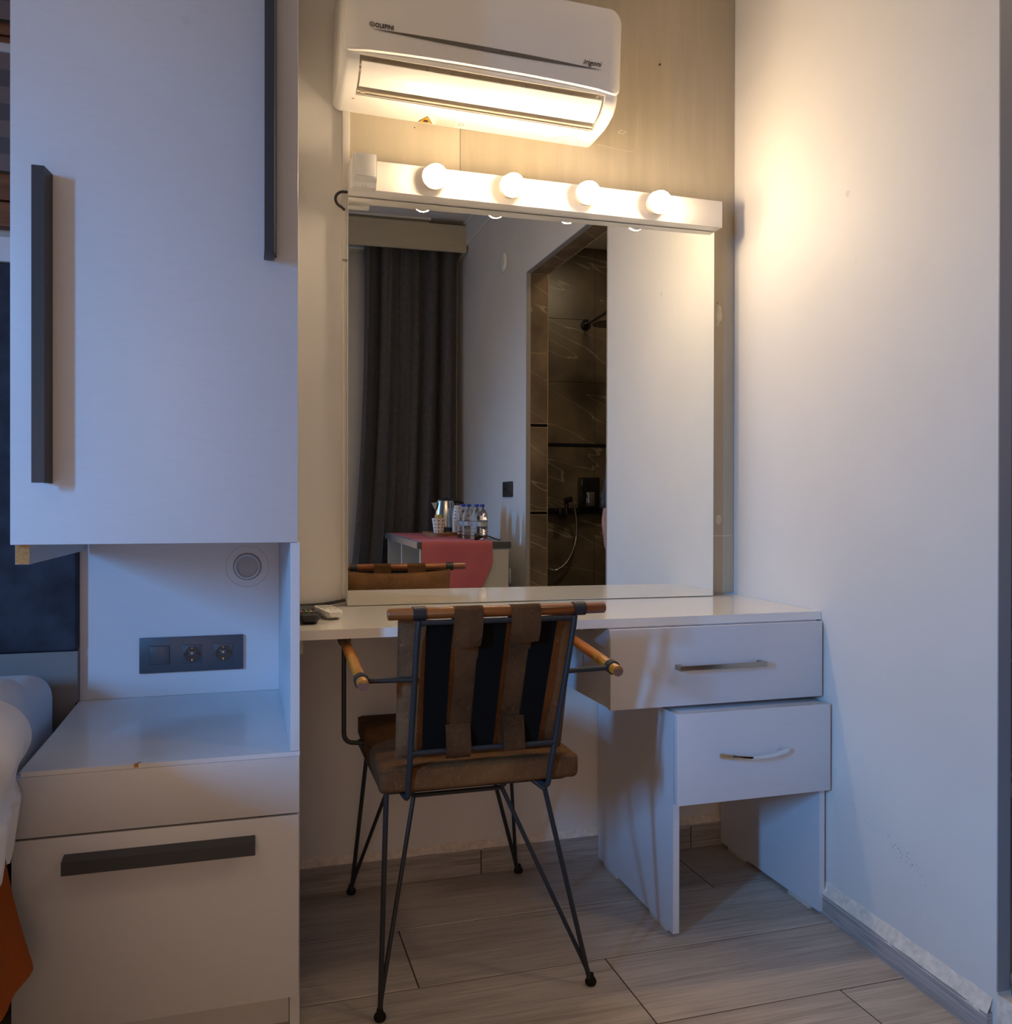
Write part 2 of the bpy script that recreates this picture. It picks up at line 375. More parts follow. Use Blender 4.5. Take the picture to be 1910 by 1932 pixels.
def thing(name, loc, label, cat, group=None):
    o = bpy.data.objects.new(name, None); COL.objects.link(o); o.empty_display_size = 0.05
    o.location = loc
    return tag(o, label, cat, group)
def struct(o): o['kind'] = 'structure'; return o
def rounded_path(pts, r, n=5):
    pts = [Vector(p) for p in pts]; out = [pts[0]]
    for i in range(1, len(pts)-1):
        a, b, c = pts[i-1], pts[i], pts[i+1]
        d1, d2 = (a-b), (c-b); q = min(r, d1.length*0.45, d2.length*0.45)
        p1 = b + d1.normalized()*q; p2 = b + d2.normalized()*q
        for k in range(n+1):
            t = k/n; out.append(p1*(1-t)**2 + b*2*t*(1-t) + p2*t*t)
    out.append(pts[-1]); return out
def text_mesh(name, txt, size, loc, rot, m, parent, shear=0.0, ext=0.0003, bold=0.0, width=None):
    cu = bpy.data.curves.new(name, 'FONT'); cu.body = txt; cu.size = size; cu.shear = shear; cu.extrude = ext; cu.offset = bold
    cu.resolution_u = 3
    to = bpy.data.objects.new(name+'_tmp', cu); COL.objects.link(to)
    dg = bpy.context.evaluated_depsgraph_get()
    me = bpy.data.meshes.new_from_object(to.evaluated_get(dg)); bpy.data.objects.remove(to)
    me.name = name
    xs = 1.0
    if width: xs = width/(max(v.co.x for v in me.vertices)-min(v.co.x for v in me.vertices))
    me.transform(Matrix.Translation(Vector(loc)) @ Euler(rot).to_matrix().to_4x4() @ Matrix.Diagonal((xs, 1, 1, 1)))
    me.materials.clear(); me.materials.append(MT[m])
    o = bpy.data.objects.new(name, me); COL.objects.link(o)
    if parent is not None: attach(o, parent)
    return o
def copy_tree(o, loc=None):
    c = o.copy(); COL.objects.link(c)
    if loc is not None: c.location = loc
    for ch in list(o.children):
        k = copy_tree(ch); k.parent = c
    return c

# ================================================================== SETTING
ZC, ZS = 2.85, 2.541       # ceiling, soffit over the desk
YF = -3.50                 # far (window) wall
XL = -2.95
# floor : wood look planks with grout
b = MB(); rows = []
pitch, ln = 0.2565, 1.266
for k in range(15):
    y1 = -0.0085 - pitch*k; y0 = y1-pitch
    if k == 0: y1 = 0.0
    ph = (1.19 + 0.422*(-k)) if k != 1 else 0.346
    ph = {0: 1.19, 1: 0.346, 2: 0.768}[k % 3]
    x = ph - 4*ln
    while x < 1.5:
        xa, xb = max(x, XL), min(x+ln, XW((y0+y1)/2, -0.03))
        if xb-xa > 0.02: b.box(xa+0.0015, xb-0.0015, y0+0.0015, y1-0.0015, -0.010, 0.0, bev=0.0012, seg=1)
        x += ln
fl = struct(b.build('floor', 'floor', smooth=False))
struct(MB().box(XL, 2.7, -3.6, 0.05, -0.05, -0.0012).build('floor', 'grout'))

# walls
struct(MB().box(XL-0.12, 1.75, 0.0, 0.12, 0.0, 3.0).build('wall_back', 'wall'))
struct(MB().box(XL-0.12, 2.75, YF-0.12, YF, 0.0, 3.0).build('wall_far', 'wall'))
b = MB()
b.box(XL-0.12, XL, YF, -3.28, 0.0, 3.0); b.box(XL-0.12, XL, -2.96, 0.0, 0.0, 3.0)
b.box(XL-0.12, XL, -3.28, -2.96, 0.0, 0.95); b.box(XL-0.12, XL, -3.28, -2.96, 2.25, 3.0)
struct(b.build('wall_left', 'wall'))
YO1, YO2, ZO = -1.020, -2.035, 2.215
TW = 0.115
b = MB()
def wseg(ya, yb, z0, z1):
    b.poly_prism([(XW(ya), ya), (XW(yb), yb), (XW(yb)+TW, yb), (XW(ya)+TW, ya)], 'z', z0, z1)
wseg(0.0, YO1, 0.0, 3.0); wseg(YO2, YF, 0.0, 3.0); wseg(YO1, YO2, ZO, 3.0)
struct(b.build('wall_right', 'wall', smooth=False))
struct(MB().box(XL-0.12, 1.52, YF-0.12, 0.0, ZC, ZC+0.1).build('ceiling', 'ceil'))
struct(MB().box(XL, 1.41, -0.62, 0.0, ZS, ZC).build('trim_1', 'ceil'))           # dropped soffit above desk and bed head
# crown moulding along right and far wall
b = MB()
prof = [(0, 0), (0.010, 0), (0.014, 0.010), (0.016, 0.135), (0.024, 0.145), (0.024, 0.16), (0, 0.16)]
ys = [-0.62, YF]
for i in range(1):
    ring0 = [b.bm.verts.new((XW(ys[0])-p[0], ys[0], 2.69+p[1])) for p in prof]
    ring1 = [b.bm.verts.new((XW(ys[1])-p[0], ys[1], 2.69+p[1])) for p in prof]
    n = len(prof)
    for k in range(n): b.bm.faces.new((ring0[k], ring0[(k+1) % n], ring1[(k+1) % n], ring1[k]))
struct(b.build('trim_2', 'ceil', smooth=False))
b = MB(); b.poly_prism([(YF+p[0], 2.69+p[1]) for p in prof], 'x', XL, 1.22)
for q in (0.16, 0.24): b.box(XL, 1.0, YF+q, YF+q+0.03, 2.835, 2.851, bev=0.004)
struct(b.build('trim_3', 'ceil', smooth=False))

# opening to the shower : aluminium edge, marble lining
b = MB()
def wbx(bm_, y0, y1, o0, o1, z0, z1):
    bm_.poly_prism([(XW(y0, -o0), y0), (XW(y1, -o0), y1), (XW(y1, -o1), y1), (XW(y0, -o1), y0)], 'z', z0, z1)
wbx(b, YO1, YO1-0.003, -0.003, 0.026, 0.10, ZO); wbx(b, YO2+0.004, YO2, -0.003, 0.018, 0.10, ZO)
wbx(b, YO1, YO2, -0.003, 0.024, ZO-0.004, ZO)
struct(b.build('trim_4', 'alu', smooth=False))
b = MB(); wbx(b, YO1, YO1-0.002, 0.026, TW, 0.13, ZO-0.001)
wbx(b, YO1, YO2, 0.024, TW, ZO-0.003, ZO)
zs = [0.13, 0.60, 0.966, 0.985, 1.418, 1.438, 1.80, ZO-0.003]
for i in range(len(zs)-1):
    if i in (2, 4): continue
    wbx(b, YO2+0.003, YO2, 0.0205, TW-0.004, zs[i]+0.0015, zs[i+1]-0.0015)
struct(b.build('trim_5', 'marble', smooth=False))
b = MB()
for i in (2, 4): wbx(b, YO2+0.0035, YO2, 0.0205, TW-0.004, zs[i]+0.002, zs[i+1]-0.002)
struct(b.build('trim_6', 'black', smooth=False))
b = MB(); wbx(b, YO2+0.0035, YO2-0.004, TW-0.004, TW, 0.10, ZO); wbx(b, YO2+0.0026, YO2, 0.018, TW-0.004, 0.10, ZO-0.004)
wbx(b, YO1, YO2, TW-0.002, TW, ZO-0.005, ZO)
struct(b.build('trim_7', 'brass', smooth=False))
# threshold stone and the rough end of the skirting beside it
b = MB(); b.poly_prism([(XW(-1.03, -0.02), -1.032), (XW(-1.03, -0.02), -2.03), (XW(-2.03, -TW), -2.03), (XW(-1.03, -TW), -1.032)], 'z', 0.096, 0.118)
struct(b.build('trim_8', 'marble', smooth=False))
b = MB(); wbx(b, YO1+0.0, YO2, -0.002, TW, 0.0, 0.095)
struct(b.build('trim_9', 'plaster', smooth=False))
# shower room shell
b = MB()
X2 = 2.55; YB = -2.98; YN = -0.60
b.box(XW(YN, -TW)+0.0, X2+0.1, YN, YN+0.1, 0.0, 2.75)
b.box(X2, X2+0.1, YB, YN, 0.0, 2.75)
struct(b.build('wall_shower_side', 'marbledk', smooth=False))
b = MB(); x0_ = XW(-3.0, -TW)
zt = [0.10, 0.37, 0.965, 0.995, 1.388, 1.408, 1.80, 2.20, 2.66]
for i in range(len(zt)-1):
    if i in (2, 4): continue
    for xa, xb in ((x0_, 2.02), (2.02, X2)):
        b.box(xa+0.001, xb-0.001, YB-0.02, YB, zt[i]+0.001, zt[i+1]-0.001, bev=0.0008, seg=1)
struct(b.build('wall_shower_back', 'marbledk', smooth=False))
b = MB()
b.box(x0_, X2, YB-0.03, YB-0.004, 0.10, 2.66); b.box(x0_, X2, YB-0.02, YB+0.004, 1.390, 1.407)
struct(b.build('wall_shower_grout', 'black', smooth=False))
struct(MB().box(1.40, X2+0.1, YB-0.02, YN+0.1, 2.66, 2.70).build('ceiling_shower', 'ceil'))
b = MB(); b.poly_prism([(XW(YN, -TW), YN), (XW(YB, -TW), YB), (X2, YB), (X2, YN)], 'z', 0.0, 0.10)
struct(b.build('floor_shower', 'marbledk', smooth=False))
# black stone ledge of the shower wall
tag(recentre(MB().box(x0_+0.004, X2-0.004, YB+0.001, YB+0.045, 0.968, 0.992, bev=0.002).build('wall_ledge', 'black')),
    'narrow black stone ledge running along the brown marble shower wall', 'ledge')
# baseboards
b = MB(); xs = [0.10, 0.6175, 1.262, 1.385]
for i in range(3): b.box(xs[i]+0.0015, xs[i+1]-0.0015, -0.012, 0.0, 0.0, 0.070, bev=0.001, seg=1)
b.box(-0.648, 0.0985, -0.012, 0.0, 0.0, 0.070); b.box(-2.94, -0.652, -0.012, 0.0, 0.0, 0.070)
struct(b.build('baseboard_back', 'bbtile', smooth=False))
b = MB(); wbx(b, -0.015, -1.008, -0.014, 0.0, 0.0, 0.052)
struct(b.build('baseboard_right', 'bbtile_r', smooth=False))
b = MB(); wbx(b, YO2-0.01, YF, -0.014, 0.0, 0.0, 0.06); struct(b.build('baseboard_right_far', 'bbtile_r', smooth=False))
# uneven plaster fillets above the skirting
def fillet(name, fn, n, mat_):
    b = MB()
    P = [[b.bm.verts.new(p) for p in fn(i/n)] for i in range(n+1)]
    for A, B in zip(P, P[1:]):
        for k in range(len(A)-1): b.bm.faces.new((A[k], A[k+1], B[k+1], B[k]))
    return struct(b.build(name, mat_, angle=70))
def f_right(t):
    y = -0.455 - 0.553*t; wv = 0.004*mnoise.noise(Vector((t*14, 2, 0))); w2 = 0.003*mnoise.noise(Vector((t*9, 7, 0)))
    z0 = 0.0525+wv*0.4
    return [(XW(y, 0.0142), y, z0-0.006), (XW(y, 0.0125+w2), y, z0+0.001), (XW(y, 0.006), y, z0+0.013+wv), (XW(y, -0.001), y, z0+0.032+w2)]
fillet('trim_10', f_right, 60, 'plaster')
def f_back(t):
    x = 0.10+1.28*t; wv = 0.003*mnoise.noise(Vector((t*16, 4, 0)))
    return [(x, -0.0122, 0.0675+wv*0.5), (x, -0.010, 0.0715+wv), (x, 0.001, 0.092+wv*1.6)]
fillet('trim_11', f_back, 70, 'plaster')

# window above the bed head, wooden frame
b = MB()
for (z0, z1) in ((1.664, 1.722), (1.726, 1.787), (2.088, 2.108), (2.112, 2.140), (2.42, 2.48)):
    b.box(-2.35, -0.43, -0.035, -0.001, z0, z1, bev=0.003)
b.box(-2.35, -2.29, -0.03, -0.001, 1.664, 2.48); b.box(-0.49, -0.43, -0.03, -0.001, 1.664, 2.48)
struct(b.build('window_1', 'brownwood'))
struct(MB().box(-2.28, -0.50, -0.006, -0.001, 1.79, 2.41).build('window_1_pane', 'glass'))
def blind(z0, z1, lab, first):
    t = thing('zebra_blind', (-1.39, -0.04, z0), lab, 'blind', None)
    MB().box(-2.30, -0.48, -0.052, -0.036, z1, z1+0.022, bev=0.004).build('headrail', 'lam', t)
    b1, b2 = MB(), MB(); n = max(2, round((z1-z0)/0.041)); h = (z1-z0)/n
    for i in range(n):
        (b1 if i % 2 == 0 else b2).box(-2.29, -0.49, -0.046, -0.044, z0+i*h, z0+(i+1)*h)
    b1.build('fabric_band', 'blindA', t); b2.build('fabric_band', 'blindB', t)
    return t
blind(1.790, 2.064, 'lower brown and grey banded zebra blind in the wood framed window left of the wardrobe', True)
blind(2.142, 2.40, 'upper brown and grey banded zebra blind, above the wooden window rail by the wardrobe', False)
# side window at the left (source of the daylight)
b = MB(); b.box(XL-0.10, XL-0.04, -3.28, -3.22, 0.95, 2.25); b.box(XL-0.10, XL-0.04, -3.02, -2.96, 0.95, 2.25)
b.box(XL-0.10, XL-0.04, -3.22, -3.02, 0.95, 1.01); b.box(XL-0.10, XL-0.04, -3.22, -3.02, 2.19, 2.25)
struct(b.build('window_2', 'brownwood'))
# far window behind the curtain
b = MB()
for x in (0.64, 1.155): b.box(x-0.035, x+0.035, YF, YF+0.055, 0.05, 2.62, bev=0.004)
b.box(0.64, 1.155, YF, YF+0.05, 2.55, 2.62); b.box(0.64, 1.155, YF, YF+0.05, 0.05, 0.14)
struct(b.build('window_3', 'brownwood'))
struct(MB().box(0.675, 1.12, YF+0.012, YF+0.018, 0.14, 2.55).build('window_3_pane', 'glass'))
struct(MB().box(-0.6, 0.60, YF, YF+0.03, 0.0, 2.66, bev=0.004).build('trim_12', 'ptrim'))

# scuffs and specks on the right wall, faint smudges
def wall_disc(b, y, z, r):
    n = 10; x = XW(y, 0.0004)
    b.bm.faces.new([b.bm.verts.new((x+K*r*math.cos(k*2*PI/n), y+r*math.cos(k*2*PI/n), z+r*math.sin(k*2*PI/n))) for k in range(n)])
b = MB()
for k in range(42):
    t_ = random.random(); wall_disc(b, -0.560-0.10*t_+random.gauss(0, 0.008), 0.312-0.030*t_+random.gauss(0, 0.012), random.uniform(0.0004, 0.0011))
for k in range(70):
    t_ = random.random(); wall_disc(b, -0.695-0.130*t_+random.gauss(0, 0.006), 0.280-0.045*t_+random.gauss(0, 0.008), random.uniform(0.0005, 0.0014))
struct(b.build('wall_right_scuffs', 'greymark', smooth=False))
b = MB(); wall_disc(b, -0.560, 1.761, 0.0085)
for q in range(8): wall_disc(b, -0.592, 1.588+q*0.0012, 0.0010)
struct(b.build('wall_right_smudge', 'wallsmudge', smooth=False))
# ================================================================== WALL PANEL + FITTINGS
t = thing('wall_panel', (0.82, 0, 0.757), 'beige wood-grain panel covering the wall behind the mirror and the air conditioner', 'panel')
MB().box(0.2575, 0.5553, -0.0105, -0.0005, 0.757, ZS-0.002).build('board', 'panelpale', t, smooth=False)
MB().box(0.5567, 1.4035, -0.0105, -0.0005, 0.757, ZS-0.002).build('board', 'panel', t, smooth=False)
MB().box(0.238, 0.2575, -0.016, -0.0005, 1.66, ZS-0.002, bev=0.002).build('edge_strip', 'ptrim', t)
b = MB(); b.box(0.2385, 0.2575, -0.014, -0.0005, 0.765, 1.655, bev=0.003); b.build('edge_strip', 'ptrim', t)
# filler marks on the panel: blobs, patch outline, screw hole
b = MB()
for (x, z, rx, rz) in ((1.352, 0.975, 0.0105, 0.015), (1.353, 1.585, 0.011, 0.018), (1.349, 1.562, 0.006, 0.009), (1.353, 1.605, 0.008, 0.012)):
    b.sphere((x, -0.0105, z), 1.0, (rx, 0.0014, rz), 20, 8)
pth = [(1.083+0.0, -0.0108, 2.335), (1.085, -0.0108, 2.06), (1.070, -0.0108, 2.040), (0.96, -0.0108, 2.050)]
b.tube(rounded_path(pth, 0.02), 0.0007, 5)
for k in range(26):
    a = k/26*2*PI; 
    b.sphere((1.036+0.010*math.cos(a)+0.002*math.sin(3*a), -0.0106, 2.095+0.005*math.sin(a)), 0.0016, (1, 0.5, 1), 6, 5)
b.box(1.331, 1.395, -0.0112, -0.0100, 0.925, 0.9285, bev=0.0004)
b.build('filler_mark', 'putty', t)
b = MB(); b.sphere((1.156, -0.0106, 2.307), 0.0035, (1, 0.3, 1), 10, 8); b.sphere((1.347, -0.0118, 1.622), 0.0018, (1, 0.4, 1), 8, 6)
b.sphere((0.43, -0.0106, 2.03), 0.0018, (1, 0.4, 1), 8, 6)
b.build('screw_hole', 'dark', t)

# mirror (turned slightly, standing on the desk)
mr = bpy.data.objects.new('wall_mirror', None); COL.objects.link(mr); mr.location = (0.78, -0.0387, 0.7525)
mr.rotation_euler = (0.003, 0, -0.0199)
tag(mr, 'large frameless rectangular mirror standing on the white desk under the bulbs', 'mirror')
def local_part(mb, name, m, p, **k):
    o = mb.build(name, m, None, **k); o.parent = p; return o
local_part(MB().box(-0.5285, 0.5315, -0.0006, 0.0, 0.0, 1.0655), 'mirror_glass', 'mirror', mr, smooth=False)
local_part(MB().box(-0.5305, 0.5335, 0.0002, 0.0052, -0.001, 1.0665, bev=0.001), 'glass_edge', 'mirroredge', mr)
local_part(MB().box(-0.5300, 0.5290, 0.0056, 0.0110, 0.004, 1.060), 'backing_board', 'ptrim', mr)

# vanity light bar with four bulbs
lb = thing('vanity_light_bar', (0.783, -0.05, 1.820), 'white vanity light bar with four glowing globe bulbs above the mirror', 'light')
MB().box(0.250, 1.3165, -0.090, -0.0115, 1.8205, 1.8965, bev=0.0012).build('bar_body', 'barwhite', lb)
for i, x in enumerate((0.460, 0.668, 0.882, 1.095)):
    dz = 0.007 if i == 2 else 0.004
    g = MB().sphere((x+0.003, -0.1310, 1.8555+dz), 0.0295, (1, 1, 1), 28, 18).build('globe_bulb', 'bulb', lb)
    MB().lathe([(0.012, 0.0), (0.020, 0.001), (0.0260, 0.010), (0.0300, 0.022), (0.0312, 0.033), (0.0295, 0.034)], (x, -0.0902, 1.8550+dz), '-y', 28).build('bulb_collar', 'collar', lb)
# junction box on the bar's left end
jb = thing('junction_box', (0.281, -0.11, 1.818), 'small white plastic junction box fixed on the left end of the light bar', 'electrical box')
prf = [(-0.0903, 1.815), (-0.120, 1.815), (-0.124, 1.826), (-0.133, 1.835), (-0.134, 1.891), (-0.131, 1.8965), (-0.0903, 1.8965)]
b = MB(); b.poly_prism(prf, 'x', 0.2535, 0.3115); b.build('housing', 'white', jb, smooth=False)
MB().box(0.2565, 0.3085, -0.1362, -0.1335, 1.838, 1.8935, bev=0.001).build('lid', 'white', jb)
b = MB(); b.tube([(0.276, -0.1215, 1.8145), (0.276, -0.1215, 1.818), (0.286, -0.1215, 1.818), (0.286, -0.1215, 1.8145)], 0.0005, 5); b.build('clip_slot', 'greyprint', jb)
# black cable loop beside the bar
b = MB(); b.tube([(0.250, -0.026, 1.832)]+[(0.2405+0.0215*math.cos(a), -0.026, 1.8115+0.0205*math.sin(a)) for a in [math.radians(95+k*12) for k in range(14)]]+[(0.243, -0.022, 1.786)], 0.0036, 10)
tag(recentre(b.build('power_cable', 'cable')), 'short black cable loop bending behind the left end of the light bar', 'cable')
b = MB(); b.tube(rounded_path([(0.099, -0.012, 0.7545), (0.150, -0.012, 0.7545), (0.190, -0.012, 0.7560), (0.246, -0.022, 0.7665)], 0.03), 0.0042, 10)
tag(recentre(b.build('power_cable', 'cable')), 'black cable lying along the back of the desk, left of the mirror', 'cable')

# ================================================================== AIR CONDITIONER
ac = thing('air_conditioner', (0.58, 0, 2.04), 'white split air conditioner mounted on the beige panel above the mirror', 'air conditioner')
ac.rotation_euler = (0, 0.018, 0)      # hung very slightly out of level
AX0, AX1, OX0, OX1 = 0.2120, 0.9440, 0.2600, 0.9040
lower = [(-0.193, 2.128), (-0.1950, 2.112), (-0.1925, 2.094), (-0.184, 2.076), (-0.166, 2.060), (-0.135, 2.0490), (-0.108, 2.0440), (-0.060, 2.0425), (-0.011, 2.0425)]
top = [(-0.011, 2.318), (-0.150, 2.318), (-0.190, 2.300)]
def cheek(xa, xb, rl, rr):
    # end block with rounded outer lower corner built from shrinking slices
    n = 8; b = MB(); rings = []
    xs_ = []
    if rl: xs_ += [(xa + 0.022*(1-math.cos(i/n*PI/2)), 0.022*(1-math.sin(i/n*PI/2))) for i in range(n+1)]
    else: xs_ += [(xa, 0)]
    if rr: xs_ += [(xb - 0.022*(1-math.cos(i/n*PI/2)), 0.022*(1-math.sin(i/n*PI/2))) for i in range(n, -1, -1)]
    else: xs_ += [(xb, 0)]
    cy, cz = -0.09, 2.19
    for (x, ins) in xs_:
        ring = []
        for (y, z) in lower+top:
            dy, dz = cy-y, cz-z; L_ = math.hypot(dy, dz)
            yy = y if y > -0.02 else y+dy/L_*ins
            ring.append(b.bm.verts.new((x, yy, z+dz/L_*ins)))
        rings.append(ring)
    m_ = len(rings[0])
    for A, B in zip(rings, rings[1:]):
        for k in range(m_): b.bm.faces.new((A[k], A[(k+1) % m_], B[(k+1) % m_], B[k]))
    b.bm.faces.new(rings[0]); b.bm.faces.new(list(reversed(rings[-1])))
    return b
body = cheek(AX0, OX0, True, False)
b2 = cheek(OX1, AX1, False, True)
tmp = bpy.data.meshes.new('t'); b2.bm.to_mesh(tmp); b2.bm.free(); body.bm.from_mesh(tmp)
# middle: profile with the outlet recess
mid = [(-0.193, 2.128), (-0.1948, 2.1040), (-0.150, 2.123), (-0.098, 2.110), (-0.102, 2.062), (-0.108, 2.0440), (-0.060, 2.0425), (-0.011, 2.0425)] + top
body.poly_prism(mid, 'x', OX0, OX1)
body.build('housing', 'acwhite', ac, angle=35)
# front panel: slightly bowed rounded rectangle
b = MB(); fx0, fx1, fz0, fz1, rc = 0.2190, 0.9455, 2.1070, 2.3260, 0.030
def fpanel(u, v, back=False):
    x = fx0+(fx1-fx0)*u; z = fz0+(fz1-fz0)*v; return x, z
outline = []
for (cx, cz, a0) in ((fx1-rc, fz1-rc, 0), (fx0+rc, fz1-rc, 90), (fx0+0.014, fz0+0.014, 180), (fx1-0.020, fz0+0.020, 270)):
    r_ = {0: rc, 90: rc, 180: 0.014, 270: 0.020}[a0]
    for k in range(7):
        a = math.radians(a0+k*15); outline.append((cx+r_*math.cos(a), cz+r_*math.sin(a)))
def ydep(x, z):
    tz = (z-fz0)/(fz1-fz0); e = min(x-fx0, fx1-x)
    return -0.2045 - 0.008*tz + (0.010*max(0, 1-e/0.05)**2) + 0.030*max(0, tz-0.86)**1.2
cx0, cz0 = (fx0+fx1)/2, (fz0+fz1)/2
def bowz(x): return 0.0105*(1-abs((x-cx0)/(fx1-fx0)*2)**2.6)
lowrun = [(fx0+0.014+(fx1-0.020-fx0-0.014)*k/16, fz0+bowz(fx0+0.014+(fx1-0.020-fx0-0.014)*k/16)) for k in range(1, 16)]
outline = outline[:21]+lowrun+outline[21:]
rings = []
for s_ in (1.0, 0.985, 0.9, 0.6, 0.3):
    ring = []
    for (x, z) in outline:
        ix = cx0+(x-cx0)*s_; iz = cz0+(z-cz0)*s_
        yy = ydep(ix, iz) + (0.005 if s_ == 1.0 else 0)
        ring.append(b.bm.verts.new((ix, yy, iz)))
    rings.append(ring)
n_ = len(outline)
for A, B in zip(rings, rings[1:]):
    for k in range(n_): b.bm.faces.new((A[k], A[(k+1) % n_], B[(k+1) % n_], B[k]))
b.bm.faces.new(rings[-1])
back = [b.bm.verts.new((x, -0.190, z)) for (x, z) in outline]
for k in range(n_): b.bm.faces.new((rings[0][k], rings[0][(k+1) % n_], back[(k+1) % n_], back[k]))
b.bm.faces.new(back)
fp = b.build('front_panel', 'acwhite', ac, angle=50)
def fy(z): return -0.2045-0.008*((z-fz0)/(fz1-fz0))
# grey swoosh line (thin lens)
def lens(xa, za, xb, zb, hw, m, name, parent, yoff=0.0012):
    b = MB(); n = 24; up, dn = [], []
    for i in range(n+1):
        t_ = i/n; x = xa+(xb-xa)*t_; z = za+(zb-za)*t_; h = hw*math.sin(PI*t_)**0.8 + 0.0001
        up.append(b.bm.verts.new((x, fy(z)-yoff, z+h))); dn.append(b.bm.verts.new((x, fy(z)-yoff, z-h)))
    for i in range(n): b.bm.faces.new((up[i], up[i+1], dn[i+1], dn[i]))
    bmesh.ops.solidify(b.bm, geom=b.bm.faces[:], thickness=0.0008)
    return b.build(name, m, parent, smooth=False)
lens(0.284, 2.1625, 0.890, 2.1610, 0.0060, 'greyprint', 'stripe', fp)
b = MB()
for k in range(5):
    b.tube([(0.571+k*0.0085+0.0035*math.cos(a), fy(2.162)-0.0024, 2.1618+0.0028*math.sin(a)) for a in [j/10*2*PI for j in range(10)]], 0.00035, 5, closed=True)
b.build('display_icon', 'greymark', fp)
b = MB(); 
for rr_ in (0.0062, 0.0046, 0.0030):
    b.tube([(0.2860+rr_*math.cos(a), fy(2.18)-0.0010, 2.1735+rr_*math.sin(a)) for a in [j/20*2*PI for j in range(20)]], 0.0006, 5, closed=True)
b.build('logo_emblem', 'greyprint', fp)
text_mesh('brand_lettering', 'OLEFINI', 0.0150, (0.2935, fy(2.173)-0.0012, 2.1680), (PI/2, 0, 0), 'dark', fp, bold=0.00035, width=0.0450)
text_mesh('model_lettering', 'irigoni', 0.0200, (0.8340, fy(2.170)-0.0012, 2.1690), (PI/2, 0, 0), 'dark', fp, shear=0.35, bold=0.00015, width=0.0520)
# outlet: dark recess walls, vanes, flap
b = MB(); b.poly_prism([(-0.193, 2.1035), (-0.150, 2.1215), (-0.1000, 2.1090), (-0.1035, 2.064), (-0.1085, 2.0475), (-0.1050, 2.0460), (-0.0990, 2.064), (-0.0960, 2.111), (-0.150, 2.1250), (-0.193, 2.1052)], 'x', OX0+0.0005, OX1-0.0005)
b.build('outlet_recess', 'acgray', ac, smooth=False)
b = MB()
for k in range(9):
    x = 0.30+0.066*k; b.box(x, x+0.0016, -0.165, -0.118, 2.080, 2.114, mtx=None)
b.tube([(OX0+0.004, -0.140, 2.100), (OX1-0.004, -0.140, 2.100)], 0.0025, 8)
b.build('air_vane', 'acgray', ac, smooth=False)
b = MB()
pf = [(-0.1865, 2.0915), (-0.1790, 2.0810), (-0.1670, 2.0700), (-0.1510, 2.0615), (-0.1310, 2.0560)]
inner = [(y+0.0022, z+0.0030) for (y, z) in reversed(pf)]
b.poly_prism(pf+inner, 'x', OX0+0.0060, OX1-0.0060)
b.build('louver_flap', 'acwhite', ac, angle=30)
b = MB(); b.tube([(OX0+0.003, -0.1145, 2.0525), (OX1-0.003, -0.1145, 2.0525)], 0.0028, 8); b.box(0.272, 0.284, -0.1185, -0.1105, 2.049, 2.056)
b.build('flap_hinge', 'collar', ac)
# warning sticker on the underside
ZU = 2.0425
def upoly(b, pts_, out):
    b.bm.faces.new([b.bm.verts.new((x, y, ZU-out)) for (x, y) in pts_])
b = MB(); upoly(b, [(0.430, -0.060), (0.566, -0.060), (0.566, -0.0125), (0.430, -0.0125)], 0.0005); st = b.build('warning_sticker', 'white', ac, smooth=False)
b = MB(); upoly(b, [(0.4370, -0.0165), (0.4770, -0.0165), (0.4560, -0.0575)], 0.0009); b.build('triangle_border', 'dark', st, smooth=False)
b = MB(); upoly(b, [(0.4400, -0.0182), (0.4742, -0.0182), (0.4561, -0.0535)], 0.0013); b.build('warning_triangle', 'orangewarn', st, smooth=False)
b = MB(); b.tube([(0.4570+0.0058*math.cos(a), -0.0285-0.0058*math.sin(a), ZU-0.0016) for a in [math.radians(-60+k*25) for k in range(11)]], 0.0011, 5); upoly(b, [(0.450, -0.0225), (0.463, -0.0225), (0.4600, -0.0305), (0.4575, -0.0360), (0.4555, -0.0300), (0.4525, -0.0330)], 0.0017); b.build('flame_symbol', 'dark', st, smooth=False)
b = MB()
for k in range(7):
    y0_ = -0.0500+k*0.0052
    xx = 0.4830+k*0.0004
    xe_ = 0.537
    while xx < xe_-0.002:
        wd = random.uniform(0.002, 0.006); x2_ = min(xx+wd, xe_); upoly(b, [(xx, y0_), (x2_, y0_), (x2_, y0_+0.0022), (xx, y0_+0.0022)], 0.0011); xx += wd+0.0014
b.build('sticker_text', 'greymark', st, smooth=False)
b = MB()
for k in range(6):
    a = k/6*2*PI; x_, y_ = 0.551+0.0065*math.cos(a), -0.037+0.0075*math.sin(a); upoly(b, [(x_-0.002, y_-0.0024), (x_+0.002, y_-0.0024), (x_+0.002, y_+0.0024), (x_-0.002, y_+0.0024)], 0.0011)
b.build('recycling_symbol', 'greyprint', st, smooth=False)
b = MB(); zc_ = 2.0462
b.tube([(0.2970+0.0036*math.cos(a), -0.1235-0.0036*math.sin(a), zc_-0.0004) for a in [j/14*2*PI for j in range(14)]], 0.0005, 5, closed=True)
b.box(0.2955, 0.2985, -0.1240, -0.1230, 2.0452, 2.0458); b.box(0.315, 0.354, -0.1215, -0.1203, 2.0450, 2.0456); b.box(0.362, 0.372, -0.1180, -0.1172, 2.0445, 2.0450)
b.build('small_print', 'greymark', ac, smooth=False)
b = MB(); b.sphere((0.257, -0.088, 2.0432), 0.0035, (1.2, 0.8, 0.15), 10, 6); b.build('rust_spot', 'mdf', ac)
b = MB(); arc = [(0.856-0.040*math.cos(a), -0.020-0.042*math.sin(a)) for a in [j/16*PI for j in range(17)]]
